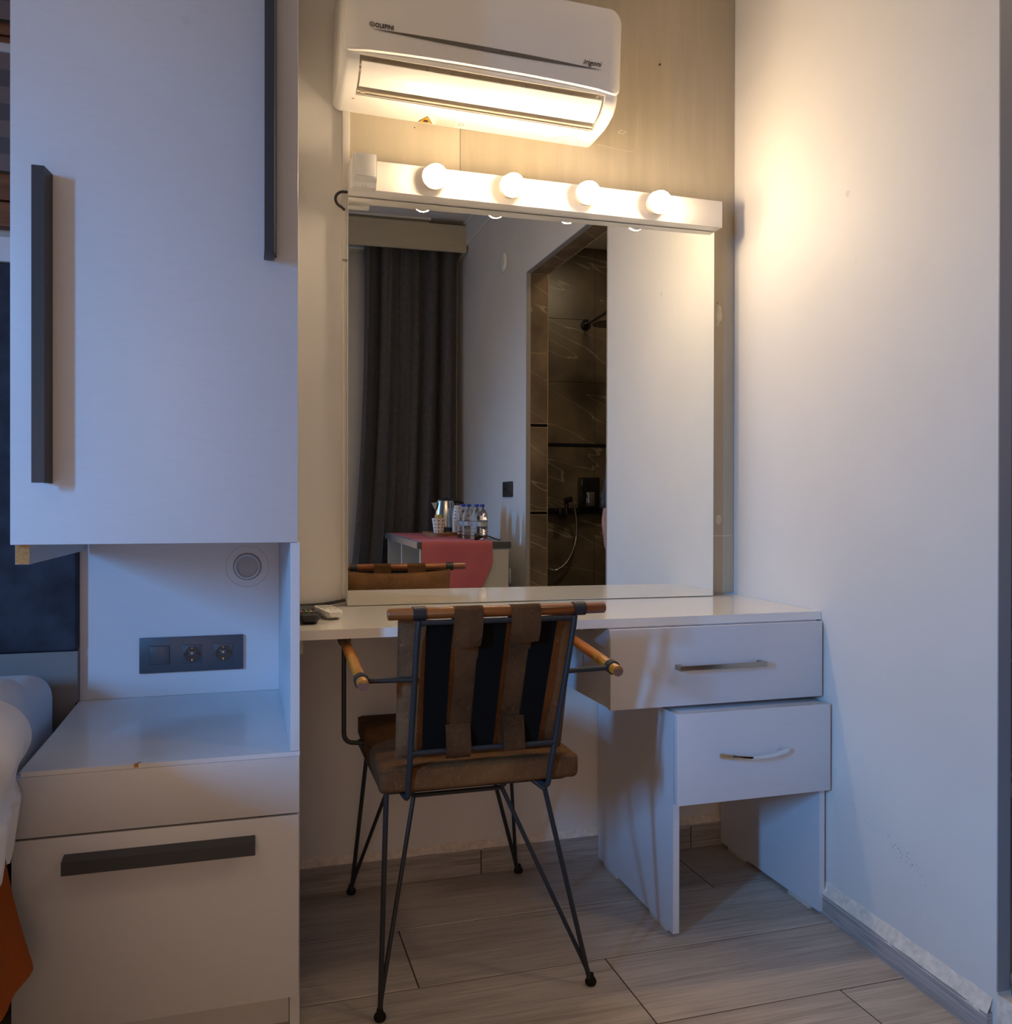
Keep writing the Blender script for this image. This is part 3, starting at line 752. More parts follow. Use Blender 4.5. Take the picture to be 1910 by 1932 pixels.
b.tube([(x, y, ZU-0.0001) for (x, y) in arc], 0.0006, 5); b.tube([(0.852+0.008*math.cos(a), -0.026+0.010*math.sin(a), ZU-0.0001) for a in [j/12*2*PI for j in range(12)]], 0.0005, 5, closed=True)
b.build('service_cover_groove', 'greyprint', ac, smooth=False)

# ================================================================== WARDROBE + NIGHTSTAND
WX0, WX1, WY = -0.398, 0.0925, -0.611
wd = thing('wardrobe', (-0.15, -0.3, 0.91), 'tall white wall cabinet with two long black bar handles above the nightstand', 'wardrobe')
MB().box(WX0+0.012, WX1-0.002, WY+0.020, -0.001, 0.943, 2.46).build('carcass', 'lam', wd, smooth=False)
dr = MB().box(WX0, WX1, WY, WY+0.018, 0.9405, 2.462, bev=0.0012).build('door', 'lam', wd)
SMUDGE = ((-0.080, 1.931), (-0.110, 1.906), (-0.020, 1.828))
def barhandle_v(x0, x1, z0, z1, nm='handle'):
    b = MB()
    b.poly_prism([(x0, WY-0.040), (x1, WY-0.040), (x1+0.0055, WY-0.0005), (x1-0.004, WY-0.0005), (x1-0.005, WY-0.034), (x0, WY-0.034)], 'z', z0, z1)
    return b.build(nm, 'anthracite', dr, smooth=False)
barhandle_v(-0.3560, -0.3360, 1.049, 1.5955)
barhandle_v(0.0300, 0.0475, 1.481, 2.03)
MB().box(0.0295, 0.0480, WY-0.041, WY-0.0005, 1.4745, 1.4810, bev=0.0008).build('handle_end_cap', 'anthracite', dr)
bd = MB().box(-0.3945, -0.3715, WY+0.0205, -0.0460, 0.905, 0.9425).build('side_board', 'lam', wd, smooth=False)
MB().box(-0.3940, -0.3720, WY+0.0195, WY+0.0205, 0.9055, 0.9400).build('raw_edge', 'mdf', bd, smooth=False)
for (x_, z_) in SMUDGE:
    b = MB(); b.bm.faces.new([b.bm.verts.new((x_+0.0085*math.cos(k*PI/10), WY-0.0003, z_+0.0085*math.sin(k*PI/10))) for k in range(20)])
    b.build('smudge', 'lamsmudge', dr, smooth=False)

ns = thing('nightstand', (-0.15, -0.3, 0.0), 'white bedside cabinet with a sloping open niche, one large drawer and a black bar handle', 'nightstand')
b = MB(); b.poly_prism([(-0.388, -0.0010), (0.0965, -0.0010), (0.0965, WY), (-0.3815, WY), (-0.3815, WY+0.02)], 'z', 0.532, 0.5405)
b.build('top_shelf', 'lamshelf', ns, smooth=False)
b = MB(); b.box(-0.388, 0.0785, -0.0125, -0.0010, 0.541, 0.9415)
b.build('back_panel', 'lam', ns, smooth=False)
MB().box(0.0790, 0.0965, WY+0.003, -0.0010, 0.541, 0.9400, bev=0.0006).build('side_panel', 'lam', ns, smooth=False)
b = MB(); b.box(-0.392, 0.0790, WY+0.022, -0.0130, 0.07, 0.5315); b.box(0.0793, 0.0975, WY+0.020, -0.0130, 0.0, 0.5315)
b.box(-0.392, -0.374, WY+0.05, -0.0130, 0.0, 0.0700); b.box(-0.374, 0.0785, WY+0.045, WY+0.063, 0.0, 0.0700)
b.build('carcass', 'lam', ns, smooth=False)
MB().box(-0.396, 0.0955, WY-0.0005, WY+0.018, 0.4235, 0.5315, bev=0.0008).build('fixed_front', 'lam', ns)
nd = MB().box(-0.396, 0.0945, WY-0.0005, WY+0.018, 0.0715, 0.4195, bev=0.0008).build('drawer', 'lam', ns)
b = MB(); b.poly_prism([(WY-0.030, 0.3615), (WY-0.030, 0.3850), (WY-0.0010, 0.3890), (WY-0.0010, 0.3820), (WY-0.024, 0.3790), (WY-0.024, 0.3615)], 'x', -0.3120, 0.0145)
b.build('handle', 'anthracite', nd, smooth=False)
b = MB(); b.poly_prism([(-0.197, WY-0.0007), (-0.190, WY-0.0007), (-0.184, WY+0.010), (-0.190, WY+0.010)], 'z', 0.5338, 0.5408)
b.build('chipped_edge', 'mdf', ns, smooth=False)
# recessed spot in the niche back
sp = thing('niche_spotlight', (0.0, -0.0126, 0.858), 'round unlit recessed spotlight in the white niche back panel', 'spotlight')
MB().lathe([(0.0325, 0.0), (0.0325, 0.0055), (0.0290, 0.0075), (0.0262, 0.0060), (0.0255, 0.001), (0.0255, 0.0)], (0.0, -0.01265, 0.858), '-y', 40, cap=False).build('trim_ring', 'lam', sp)
b = MB(); b.tube([(0.0335*math.cos(a), -0.0128, 0.858+0.0335*math.sin(a)) for a in [j/48*2*PI for j in range(48)]], 0.0008, 5, closed=True); b.build('ring_gap', 'socket', sp)
MB().lathe([(0.0250, 0.0), (0.0248, 0.0012), (0.001, 0.0008)], (0.0, -0.0127, 0.858), '-y', 32).build('diffuser', 'spotglass', sp)
b = MB(); b.tube([(0.052*math.cos(a), -0.0128, 0.858+0.052*math.sin(a)) for a in [j/60*2*PI for j in range(60)]], 0.0010, 5, closed=True); b.build('cover_ring', 'lam', sp)
# triple switch and socket plate
def socket_plate(cx, cz, y, wdt, hgt, mods, label, pmat='socket', grp=None, mtx=None, nm='wall_socket'):
    t = thing(nm, (cx, y, cz), label, 'socket', grp)
    MB().box(cx-wdt/2, cx+wdt/2, y-0.0085, y-0.0002, cz-hgt/2, cz+hgt/2, bev=0.0012).build('plate', pmat, t)
    for (mx, kind) in mods:
        x = cx+mx
        if kind == 's':
            MB().box(x-0.0235, x+0.0235, y-0.0087, y-0.0080, cz-0.0235, cz+0.0235).build('rocker_gap', 'socketdk', t, smooth=False)
            MB().box(x-0.0225, x+0.0225, y-0.0110, y-0.0082, cz-0.0225, cz+0.0225, bev=0.001).build('rocker', pmat, t)
        else:
            MB().box(x-0.0235, x+0.0235, y-0.0087, y-0.0080, cz-0.0235, cz+0.0235).build('rocker_gap', 'socketdk', t, smooth=False)
            b = MB(); b.box(x-0.0228, x+0.0228, y-0.0096, y-0.0082, cz-0.0228, cz+0.0228, bev=0.0005)
            o = b.build('outlet', pmat, t)
            b = MB(); b.lathe([(0.0193, 0.0), (0.0193, 0.0018), (0.0180, 0.0022), (0.0175, 0.0004), (0.0172, 0.0)], (x, y-0.0094, cz), '-y', 30, cap=False); b.build('rim', pmat, o)
            MB().lathe([(0.0174, 0.0), (0.0174, 0.0008)], (x, y-0.0094, cz), '-y', 30).build('well', 'socketdk', o)
            MB().box(x-0.0115, x+0.0115, y-0.0108, y-0.0100, cz-0.0065, cz+0.0085, bev=0.002).build('core', pmat, o)
            b = MB(); b.lathe([(0.0022, 0), (0.0022, 0.0006)], (x, y-0.0106, cz+0.002), '-y', 10); b.box(x-0.0016, x+0.0016, y-0.0115, y-0.0095, cz-0.0165, cz-0.0125); b.box(x-0.0012, x+0.0012, y-0.0115, y-0.0095, cz+0.0135, cz+0.0160)
            b.build('contact', 'nickel', o)
            b = MB()
            for s_ in (-1, 1): b.lathe([(0.0026, 0), (0.0026, 0.0004)], (x+s_*0.0092, y-0.0107, cz+0.002), '-y', 10); b.box(x+s_*0.0172-0.0018, x+s_*0.0172+0.0018, y-0.0116, y-0.0100, cz-0.003, cz+0.003)
            b.build('pin_hole', 'black', o)
    return t
socket_plate(-0.132, 0.643, -0.0125, 0.244, 0.087, [(-0.0755, 's'), (0.0, 'o'), (0.0740, 'o')], 'dark grey wall plate with one switch and two round sockets in the niche')

# ================================================================== DESK
dk = thing('desk', (0.75, -0.22, 0.54), 'white wall desk with a glossy top and one wide drawer with a brushed bar handle', 'desk')
b = MB(); b.poly_prism([(0.0985, -0.0008), (XW(0, 0.001), -0.0008), (XW(-0.457, 0.001), -0.457), (0.0985, -0.457)], 'z', 0.7295, ZD)
b.build('desktop', 'lamgloss', dk, smooth=False)
b = MB(); b.box(0.8030, 1.3700, -0.4535, -0.012, 0.543, 0.7290); b.build('drawer_box', 'lam', dk, smooth=False)
df = MB().box(0.8020, 1.3735, -0.4720, -0.4545, 0.5405, 0.7265, bev=0.0010).build('drawer', 'lam', dk)
b = MB(); hz = 0.6335
b.box(0.9660, 1.1980, -0.5000, -0.4940, hz-0.0058, hz+0.0058, bev=0.0006)
b.box(0.9660, 0.9780, -0.4942, -0.4715, hz-0.0058, hz+0.0058, bev=0.0006); b.box(1.1860, 1.1980, -0.4942, -0.4715, hz-0.0058, hz+0.0058, bev=0.0006)
b.build('handle', 'nickel', df)
b = MB(); b.box(0.0990, 0.1130, -0.440, -0.020, 0.6990, 0.7290, bev=0.001); b.build('support_cleat', 'cream', dk)
b = MB()
b.lathe([(0.006, 0), (0.006, 0.010)], (0.757, -0.40, 0.7190), 'z', 10); b.tube([(0.765, -0.40, 0.722), (0.785, -0.395, 0.716), (0.795, -0.40, 0.722)], 0.003, 8); b.lathe([(0.004, 0), (0.004, 0.008)], (0.778, -0.385, 0.7210), 'z', 10)
b.build('fixing_screw', 'nickel', dk)

ch = thing('drawer_unit', (1.164, -0.25, 0), 'small white open legged drawer unit with a chrome bow handle, standing under the desk', 'drawer unit')
b = MB(); b.poly_prism([(0.9560, -0.4840), (0.9720, -0.4840), (0.9800, -0.0150), (0.9640, -0.0150)], 'z', 0.010, 0.5275); b.build('side_panel', 'lam', ch, smooth=False)
b = MB(); b.poly_prism([(1.3570, -0.4840), (1.3720, -0.4840), (1.3740, -0.0150), (1.3590, -0.0150)], 'z', 0.010, 0.5275); b.build('side_panel', 'lam', ch, smooth=False)
MB().box(0.9725, 1.3565, -0.4840, -0.015, 0.5110, 0.5275, bev=0.0008).build('top_panel', 'lam', ch)
b = MB(); b.box(0.9850, 1.3500, -0.4860, -0.050, 0.330, 0.5080); b.build('drawer_box', 'lam', ch, smooth=False)
cf = MB().box(0.9540, 1.3715, -0.5080, -0.4870, 0.3165, 0.5285, bev=0.0018).build('drawer', 'lam', ch)
b = MB()
def bow(t):
    x = 1.0560+0.1860*t; d = 0.012+0.018*math.sin(PI*t)**0.9; z = 0.4300 - 0.0065*math.sin(PI*t)
    return x, -0.5085-d, z
rings = []
for i in range(33):
    t_ = i/32; x, y, z = bow(t_); hw = 0.0058+0.0015*math.cos(2*PI*(t_))
    ring = [b.bm.verts.new(p) for p in ((x, y, z-hw), (x, y-0.0035, z-hw*0.8), (x, y-0.0045, z), (x, y-0.0035, z+hw*0.8), (x, y, z+hw), (x, y+0.001, z))]
    rings.append(ring)
for A, B in zip(rings, rings[1:]):
    for k in range(6): b.bm.faces.new((A[k], A[(k+1) % 6], B[(k+1) % 6], B[k]))
b.bm.faces.new(rings[0]); b.bm.faces.new(list(reversed(rings[-1])))
for x in (1.0750, 1.2230): b.lathe([(0.0045, 0), (0.0045, 0.020)], (x, -0.5078, 0.4285), '-y', 12)
b.build('handle', 'chrome', cf, angle=50)
for (x, y) in ((0.966, -0.40), (0.970, -0.10), (1.3640, -0.40), (1.3665, -0.10)):
    MB().box(x-0.008, x+0.008, y-0.045, y+0.045, 0.0, 0.0098, bev=0.001).build('glide', 'cream', ch)

# ================================================================== REMOTES
def remote(loc, rz, L, W, H, body, label, nm):
    t = thing(nm, loc, label, 'remote control'); t.rotation_euler = (0, 0, rz)
    def lp(mb, n, m, p, **k):
        o = mb.build(n, m, None, **k); o.parent = p; return o
    b = MB(); sec = []
    n = 14
    for i in range(n+1):
        s_ = i/n; y = s_*L; e = min(s_, 1-s_)*L; q = min(1.0, (e/0.020))
        hw = W/2*(0.62+0.38*math.sqrt(max(0, 1-(1-q)**2))); top_ = H*(0.86+0.14*min(1, q*1.5)); 
        bot = 0.0 + 0.35*H*(1-q)
        sec.append([b.bm.verts.new(v) for v in ((-hw, y, H*0.62), (-hw*0.92, y, top_*0.97), (-hw*0.6, y, top_), (hw*0.6, y, top_), (hw*0.92, y, top_*0.97), (hw, y, H*0.62), (hw*0.62, y, bot), (-hw*0.62, y, bot))])
    for A, B in zip(sec, sec[1:]):
        for k in range(8): b.bm.faces.new((A[k], A[(k+1) % 8], B[(k+1) % 8], B[k]))
    b.bm.faces.new(sec[0]); b.bm.faces.new(list(reversed(sec[-1])))
    return t, lp(b, 'case', body, t, angle=45), lp
MT['btn_red'] = mat('red_button', (0.55, 0.05, 0.03), 0.5); MT['btn_green'] = mat('green_button', (0.03, 0.28, 0.08), 0.5)
MT['btn_yellow'] = mat('yellow_button', (0.62, 0.45, 0.04), 0.5); MT['btn_blue'] = mat('blue_button', (0.10, 0.12, 0.30), 0.5)
MT['btn_grey'] = mat('dark_grey_button', (0.05, 0.048, 0.045), 0.5)
t1, c1, lp = remote((0.1325, -0.372, ZD), math.radians(1), 0.19, 0.050, 0.024, 'blackmatt', 'black television remote with coloured buttons at the left end of the desk', 'remote_control')
for r_ in range(5):
    for c_ in range(4):
        if r_ == 1: mname = ('btn_red', 'btn_green', 'btn_yellow', 'btn_blue')[c_]
        else: mname = 'btn_grey'
        lp(MB().box(-0.020+c_*0.0105, -0.0125+c_*0.0105, 0.022+r_*0.017, 0.032+r_*0.017, 0.0238, 0.0262, bev=0.0006, seg=1), 'button', mname, t1)
t2, c2, lp = remote((0.193, -0.300, ZD), math.radians(8), 0.15, 0.044, 0.021, 'white', 'white air conditioner remote lying beside the black remote on the desk', 'remote_control')
lp(MB().box(-0.016, 0.016, 0.075, 0.125, 0.0208, 0.0215, bev=0.0003), 'display', 'greymark', t2)
for r_ in range(2):
    for c_ in range(3): lp(MB().box(-0.016+c_*0.012, -0.008+c_*0.012, 0.040+r_*0.014, 0.048+r_*0.014, 0.0206, 0.0222, bev=0.0005, seg=1), 'button', 'cream', t2)
lp(MB().box(-0.009, 0.009, 0.016, 0.0195, 0.0209, 0.0212), 'brand_print', 'greymark', t2)

# ================================================================== CHAIR
cr = thing('armchair', (0.47, -0.36, 0), 'brown leather cushioned chair with round wooden rails and thin black steel frame at the desk', 'chair')
RY, RZ = -0.677, 0.8045
def rod_end(b, p0, p1, r):
    p0, p1 = Vector(p0), Vector(p1); d = (p1-p0).normalized()
    b.tube([p0, p0+d*0.0025, p1-d*0.0025, p1], [r*0.82, r, r, r*0.82], 24)
b = MB(); rod_end(b, (0.2545, RY, RZ), (0.6985, RY, RZ), 0.0113); b.build('top_rail', 'wood', cr)
# clamps on the rail
for x in (0.3145, 0.6420):
    b = MB(); b.lathe([(0.0118, -0.0125), (0.0140, -0.0125), (0.0140, 0.0125), (0.0118, 0.0125)], (x, RY, RZ), 'x', 28, cap=False); b.build('rail_clamp', 'steel', cr, angle=30)
# back frame: two posts, top and bottom bar
PL = [(0.3125, -0.6900, 0.792), (0.3100, -0.6880, 0.770), (0.2985, -0.6480, 0.440)]
PR = [(0.6290, -0.6900, 0.792), (0.6270, -0.6880, 0.770), (0.5860, -0.6480, 0.440)]
b = MB(); b.tube(rounded_path(PL+[(0.2880, -0.6000, 0.4505)], 0.012), 0.0058, 12); b.build('back_post', 'steel', cr)
b = MB(); b.tube(rounded_path(PR+[(0.5650, -0.6000, 0.4505)], 0.012), 0.0058, 12); b.build('back_post', 'steel', cr)
def lerp(a, b_, t): return tuple(a[i]+(b_[i]-a[i])*t for i in range(3))
b = MB(); b.tube([(0.3115, -0.6880, 0.7875), (0.6280, -0.6880, 0.7875)], 0.0056, 12); b.build('cross_bar', 'steel', cr)
zb = 0.5330; tl = (0.770-zb)/(0.770-0.440)
b = MB(); b.tube([lerp(PL[1], PL[2], tl), lerp(PR[1], PR[2], tl)], 0.0056, 12); b.build('cross_bar', 'steel', cr)
# black webbing straps
def strapbar(xt0, xt1, xb0, xb1):
    b = MB()
    def fn(u, v):
        z = 0.7820+(0.5330-0.7820)*v; y = -0.6800+(-0.6540+0.6800)*v - 0.004*math.sin(PI*v)
        xa = xt0+(xb0-xt0)*v; xb_ = xt1+(xb1-xt1)*v
        bow_ = 0.004*math.sin(PI*v)
        return (xa+(xb_-xa)*u-bow_*0.4, y, z)
    b.grid(fn, 4, 16); bmesh.ops.solidify(b.bm, geom=b.bm.faces[:], thickness=0.002)
    return b.build('webbing_strap', 'strap', cr)
strapbar(0.3290, 0.3800, 0.3255, 0.3710); strapbar(0.4340, 0.4900, 0.4210, 0.4680); strapbar(0.5420, 0.5950, 0.5160, 0.5620)
# back cushion, pillow shape leaning on the straps
def pillow(b, P, nu=26, nv=26, thick=0.02, seam=0.0016, wob=0.0):
    # P(u,v)->centre surface point, N normal ; closed cushion
    F, B_ = [], []
    for i in range(nu+1):
        rf, rb = [], []
        for j in range(nv+1):
            u, v = i/nu, j/nv; p, n = P(u, v)
            e = min(u, 1-u, v, 1-v)
            h = thick*min(1.0, (min(1, min(u, 1-u)*7))**0.5*(min(1, min(v, 1-v)*7))**0.5)
            h += seam
            if wob: h += wob*mnoise.noise(Vector((u*5, v*5, 1)))*min(1, e*8)
            rf.append(b.bm.verts.new(p+n*h)); rb.append(b.bm.verts.new(p-n*h))
        F.append(rf); B_.append(rb)
    for i in range(nu):
        for j in range(nv):
            b.bm.faces.new((F[i][j], F[i+1][j], F[i+1][j+1], F[i][j+1]))
            b.bm.faces.new((B_[i][j], B_[i][j+1], B_[i+1][j+1], B_[i+1][j]))
    for i in range(nu):
        b.bm.faces.new((F[i][0], B_[i][0], B_[i+1][0], F[i+1][0])); b.bm.faces.new((F[i][nv], F[i+1][nv], B_[i+1][nv], B_[i][nv]))
    for j in range(nv):
        b.bm.faces.new((F[0][j], F[0][j+1], B_[0][j+1], B_[0][j])); b.bm.faces.new((F[nu][j], B_[nu][j], B_[nu][j+1], F[nu][j+1]))
b = MB()
def PB(u, v):
    zt = 0.7960 - 0.014*math.sin(PI*u)**0.7 ; z_ = zt + (0.5150-zt)*v
    xl = 0.2800; xr = 0.6400 - 0.020*v
    x = xl+(xr-xl)*u; y = -0.6560 + 0.030*v
    return Vector((x, y, z_)), Vector((0, 1, 0.1)).normalized()
pillow(b, PB, thick=0.017, wob=0.002)
bc = b.build('back_cushion', 'leather', cr, angle=70)
b = MB(); edge = [PB(i/30, 0)[0] for i in range(31)]+[PB(1, i/30)[0] for i in range(1, 31)]+[PB(1-i/30, 1)[0] for i in range(1, 31)]+[PB(0, 1-i/30)[0] for i in range(1, 30)]
b.tube(edge, 0.0022, 6, closed=True); b.build('piping', 'leather', bc)
# loops over the rail and under the lower bar
def loop_tab(xa, xb_, zend, skew, wav=0.0):
    b = MB(); path = []
    for k in range(11):
        a = math.radians(-20+k*20.0)      # front (+y) over the top to the back (-y)
        path.append((0.0, RY+0.0125*math.cos(a), RZ+0.0125*math.sin(a)))
    zs_ = RZ-0.003; n = 10
    for k in range(1, n+1):
        t_ = k/n; path.append((skew*t_, RY-0.0128-0.0105*math.sin(t_*PI*0.75), zs_+(zend-zs_)*t_))
    path = [(0.0, RY+0.018, 0.775)]+path
    V = []
    for (sx, y, z) in path:
        V.append([b.bm.verts.new((xa+(xb_-xa)*i/6+sx, y+wav*math.sin(i*1.6)*0.4, z+wav*math.sin(i*1.1+1)*(1 if z < 0.76 else 0))) for i in range(7)])
    for A, B in zip(V, V[1:]):
        for i in range(6): b.bm.faces.new((A[i], A[i+1], B[i+1], B[i]))
    bmesh.ops.solidify(b.bm, geom=b.bm.faces[:], thickness=0.0018)
    return b.build('rail_loop', 'leather', bc)
loop_tab(0.3820, 0.4400, 0.7390, -0.0085, 0.0018); loop_tab(0.4965, 0.5580, 0.7440, -0.0080, 0.0008)
def low_tab(xa, xb_, ztop, zbot, skew):
    b = MB(); V = []; yb = -0.6590
    path = [(ztop, yb-0.004), (ztop-0.02, yb-0.0075), (0.548, yb-0.0095), (0.533, yb-0.0105), (0.526, yb-0.008), (zbot, yb-0.002), (zbot-0.003, yb+0.006)]
    for (z, y) in path:
        V.append([b.bm.verts.new((xa+(xb_-xa)*i/5+skew*(ztop-z)*4, y, z+(0.0006*math.sin(i*2)))) for i in range(6)])
    for A, B in zip(V, V[1:]):
        for i in range(5): b.bm.faces.new((A[i], A[i+1], B[i+1], B[i]))
    bmesh.ops.solidify(b.bm, geom=b.bm.faces[:], thickness=0.0018)
    return b.build('lower_loop', 'leather', bc)
low_tab(0.3700, 0.4200, 0.5850, 0.5180, 0.003); low_tab(0.4860, 0.5300, 0.5940, 0.5270, 0.006)
# leather straps seen between the webbing
def midstrap(xt0, xt1, xb0, xb1, zt_, zb_):
    b = MB()
    b.grid(lambda u, v: ((xt0+(xb0-xt0)*v)+((xt1+(xb1-xt1)*v)-(xt0+(xb0-xt0)*v))*u, -0.6790+0.027*v, zt_+(zb_-zt_)*v), 4, 10)
    bmesh.ops.solidify(b.bm, geom=b.bm.faces[:], thickness=0.002); return b.build('back_strap', 'leather', bc)
midstrap(0.3880, 0.4330, 0.3760, 0.4170, 0.7360, 0.536); midstrap(0.4950, 0.5410, 0.4790, 0.5150, 0.7440, 0.540)
# seat cushion
b = MB(); b.box(0.2430, 0.6550, -0.6500, -0.1850, 0.4530, 0.5020, bev=0.012, seg=4)
bmesh.ops.subdivide_edges(b.bm, edges=[e for e in b.bm.edges if e.calc_length() > 0.1], cuts=10, use_grid_fill=True)
for v in b.bm.verts:
    q = min(1, min(v.co.x-0.243, 0.655-v.co.x)*9)*min(1, min(v.co.y+0.65, -0.185-v.co.y)*9)
    if v.co.z > 0.49: v.co.z += 0.004*q
    v.co += Vector((1, 1, 0.6))*0.0014*mnoise.noise(v.co*16)
    if v.co.x < 0.45: v.co.x += 0.014*(v.co.y+0.65)/0.465*(0.45-v.co.x)/0.2
sc_ = b.build('seat_cushion', 'shadedleather', cr, angle=60)
b = MB(); b.tube(rounded_path([(0.2450, -0.6480, 0.4960), (0.6530, -0.6480, 0.4960), (0.6530, -0.1870, 0.4960), (0.2590, -0.1870, 0.4960)], 0.012)+[Vector((0.2450, -0.6480, 0.4960))], 0.0016, 6); b.build('piping', 'shadedleather', sc_)
# seat frame and stretcher
b = MB(); b.tube(rounded_path([(0.2560, -0.40, 0.4485), (0.2560, -0.6180, 0.4485), (0.6400, -0.6180, 0.4485), (0.6400, -0.2150, 0.4485), (0.2560, -0.2150, 0.4485), (0.2560, -0.40, 0.4485)], 0.02), 0.0050, 10); b.build('seat_frame', 'steel', cr)
b = MB(); b.tube(rounded_path([(0.3000, -0.5300, 0.4450), (0.3200, -0.5450, 0.4190), (0.3310, -0.5480, 0.4140), (0.5150, -0.5480, 0.4140), (0.5250, -0.5450, 0.4190), (0.5480, -0.5300, 0.4450)], 0.01), 0.0047, 10); b.build('stretcher', 'steel', cr)
for pa, pb in (((0.5000, -0.6100, 0.4470), (0.5180, -0.5480, 0.4140)), ((0.3080, -0.6050, 0.4470), (0.3280, -0.5480, 0.4140))):
    MB().tube([pa, pb], 0.0045, 8).build('brace', 'steel', cr)
def leg(foot, a_top, b_top, jt=0.16, bend=None):
    foot = Vector(foot); A, B = Vector(a_top), Vector(b_top)
    b = MB(); top0 = foot+(A-foot).normalized()*0.016
    b.tube([top0, A], 0.0053, 12)
    J = foot+(A-foot)*jt
    b.tube(rounded_path([foot+(A-foot)*(jt*0.55), J*0.6+(foot+(B-foot)*jt)*0.4, B], 0.02)+([Vector(bend)] if bend else []), 0.0047, 12)
    o = b.build('leg', 'steel', cr)
    MB().lathe([(0.005, 0.0), (0.0105, 0.0015), (0.0125, 0.007), (0.0105, 0.0125), (0.0070, 0.0165), (0.0060, 0.024)], (foot.x, foot.y, 0.0005), 'z', 16).build('foot_cap', 'strap', o)
leg((0.2500, -0.6150, 0), (0.2620, -0.6160, 0.4480), (0.3290, -0.5500, 0.4160), 0.12)
leg((0.6960, -0.6130, 0), (0.5860, -0.6320, 0.4300), (0.5170, -0.5500, 0.4160), 0.13)
leg((0.2600, -0.0360, 0), (0.2800, -0.2200, 0.4480), (0.3650, -0.2500, 0.4480), 0.12)
leg((0.7180, -0.0340, 0), (0.5600, -0.2350, 0.4480), (0.6300, -0.2300, 0.4480), 0.12)
b = MB(); b.tube([(0.5860, -0.6320, 0.4300), (0.5600, -0.6180, 0.4490)], 0.0050, 8); b.tube([(0.5860, -0.6320, 0.4300), (0.5930, -0.6180, 0.4490)], 0.0050, 8); b.build('brace', 'steel', cr)
# armrests
def arm(xr, xpost, sgn):
    ang = math.tan(math.radians(6.2))
    def az(y): return 0.6810+(y+0.672)*ang
    b = MB(); rod_end(b, (xr-0.0*sgn, -0.7030, az(-0.7030)), (xr, -0.3320, az(-0.3320)), 0.0112); o = b.build('armrest', 'armwood', cr)
    MB().lathe([(0.0104, 0), (0.0104, 0.0004)], (xr, -0.7031, az(-0.703)), '-y', 20).build('end_grain', mat('end_grain', (0.16, 0.075, 0.05), 0.6), o)
    for yy in (-0.6720, -0.3650):
        b = MB(); n = 26; c0 = Vector((xr, yy, az(yy))); d = Vector((0, 1, ang)).normalized()
        ax = Vector((1, 0, 0)); up = d.cross(ax)
        rr = [[b.bm.verts.new(c0+d*o_+(ax*math.cos(k*2*PI/n)+up*math.sin(k*2*PI/n))*r_) for k in range(n)] for (o_, r_) in ((-0.009, 0.0116), (-0.009, 0.0142), (0.009, 0.0142), (0.009, 0.0116))]
        for A, B in zip(rr, rr[1:]):
            for k in range(n): b.bm.faces.new((A[k], A[(k+1) % n], B[(k+1) % n], B[k]))
        b.build('arm_clamp', 'steel', cr, angle=30)
    b = MB(); b.tube([(xr-sgn*0.0140, -0.6720, 0.6800), (xpost, -0.6765, 0.6790)], 0.0054, 12); b.build('arm_bracket', 'steel', cr)
    b = MB(); z1 = az(-0.365)-0.0140
    xo = xr-0.004*sgn*0
    b.tube(rounded_path([(xo, -0.3650, z1), (xo, -0.3650, 0.4850), (xr-sgn*0.06, -0.3650, 0.4800)] if True else [], 0.022), 0.0052, 12)
    b.tube([(xr-sgn*0.058, -0.365, 0.4800), (0.2560 if sgn < 0 else 0.6400, -0.365, 0.4500)], 0.0050, 8)
    b.build('arm_support', 'steel', cr)
arm(0.2060, 0.3060, -1); arm(0.7180, 0.6180, 1)

# ================================================================== BED + HEADBOARD
hb = thing('headboard', (-1.25, -0.05, 0.2), 'dark blue velvet headboard above a greige sheet for the shaded wall behind the bed', 'headboard')
b = MB(); b.box(-2.25, -0.3890, -0.0420, -0.0020, 0.6650, 1.5780, bev=0.008, seg=3)
b.build('velvet_panel', 'velvet', hb)
MB().box(-2.25, -0.3935, -0.0360, -0.0140, 0.0, 0.5420).box(-2.25, -0.3890, -0.0360, -0.0125, 0.5420, 0.6640).build('shaded_wall_sheet', 'greige', hb, smooth=False)  # sheet standing for the shaded wall, its shade is in the colour
MB().box(-2.27, -0.4000, -0.0440, -0.0010, 1.5800, 1.6380, bev=0.002).build('ledge', 'ledge', hb)
be = thing('bed', (-1.23, -1.15, 0), 'double bed with white sheet, white duvet and dark base beside the nightstand', 'bed')
b = MB(); b.box(-2.02, -0.440, -2.12, -0.095, 0.06, 0.330, bev=0.01); 
for x in (-1.95, -0.52):
    for y in (-2.05, -0.2): b.box(x-0.03, x+0.03, y-0.03, y+0.03, 0.0, 0.06)
b.build('bed_base', 'base', be)
b = MB(); b.box(-2.03, -0.4230, -2.13, -0.0900, 0.331, 0.6310, bev=0.055, seg=5)
bmesh.ops.subdivide_edges(b.bm, edges=[e for e in b.bm.edges if e.calc_length() > 0.3], cuts=14, use_grid_fill=True)
for v in b.bm.verts:
    if v.co.z > 0.6: v.co.z += 0.010*min(1, max(0, -0.45-v.co.x)*2)*min(1, max(0, -0.12-v.co.y)*3)
    v.co += Vector((0.8, 0.8, 1))*0.0022*mnoise.noise(v.co*7)
    if v.co.z > 0.45: v.co.x = min(v.co.x, -0.4245)
b.build('mattress', 'sheet', be, angle=70)
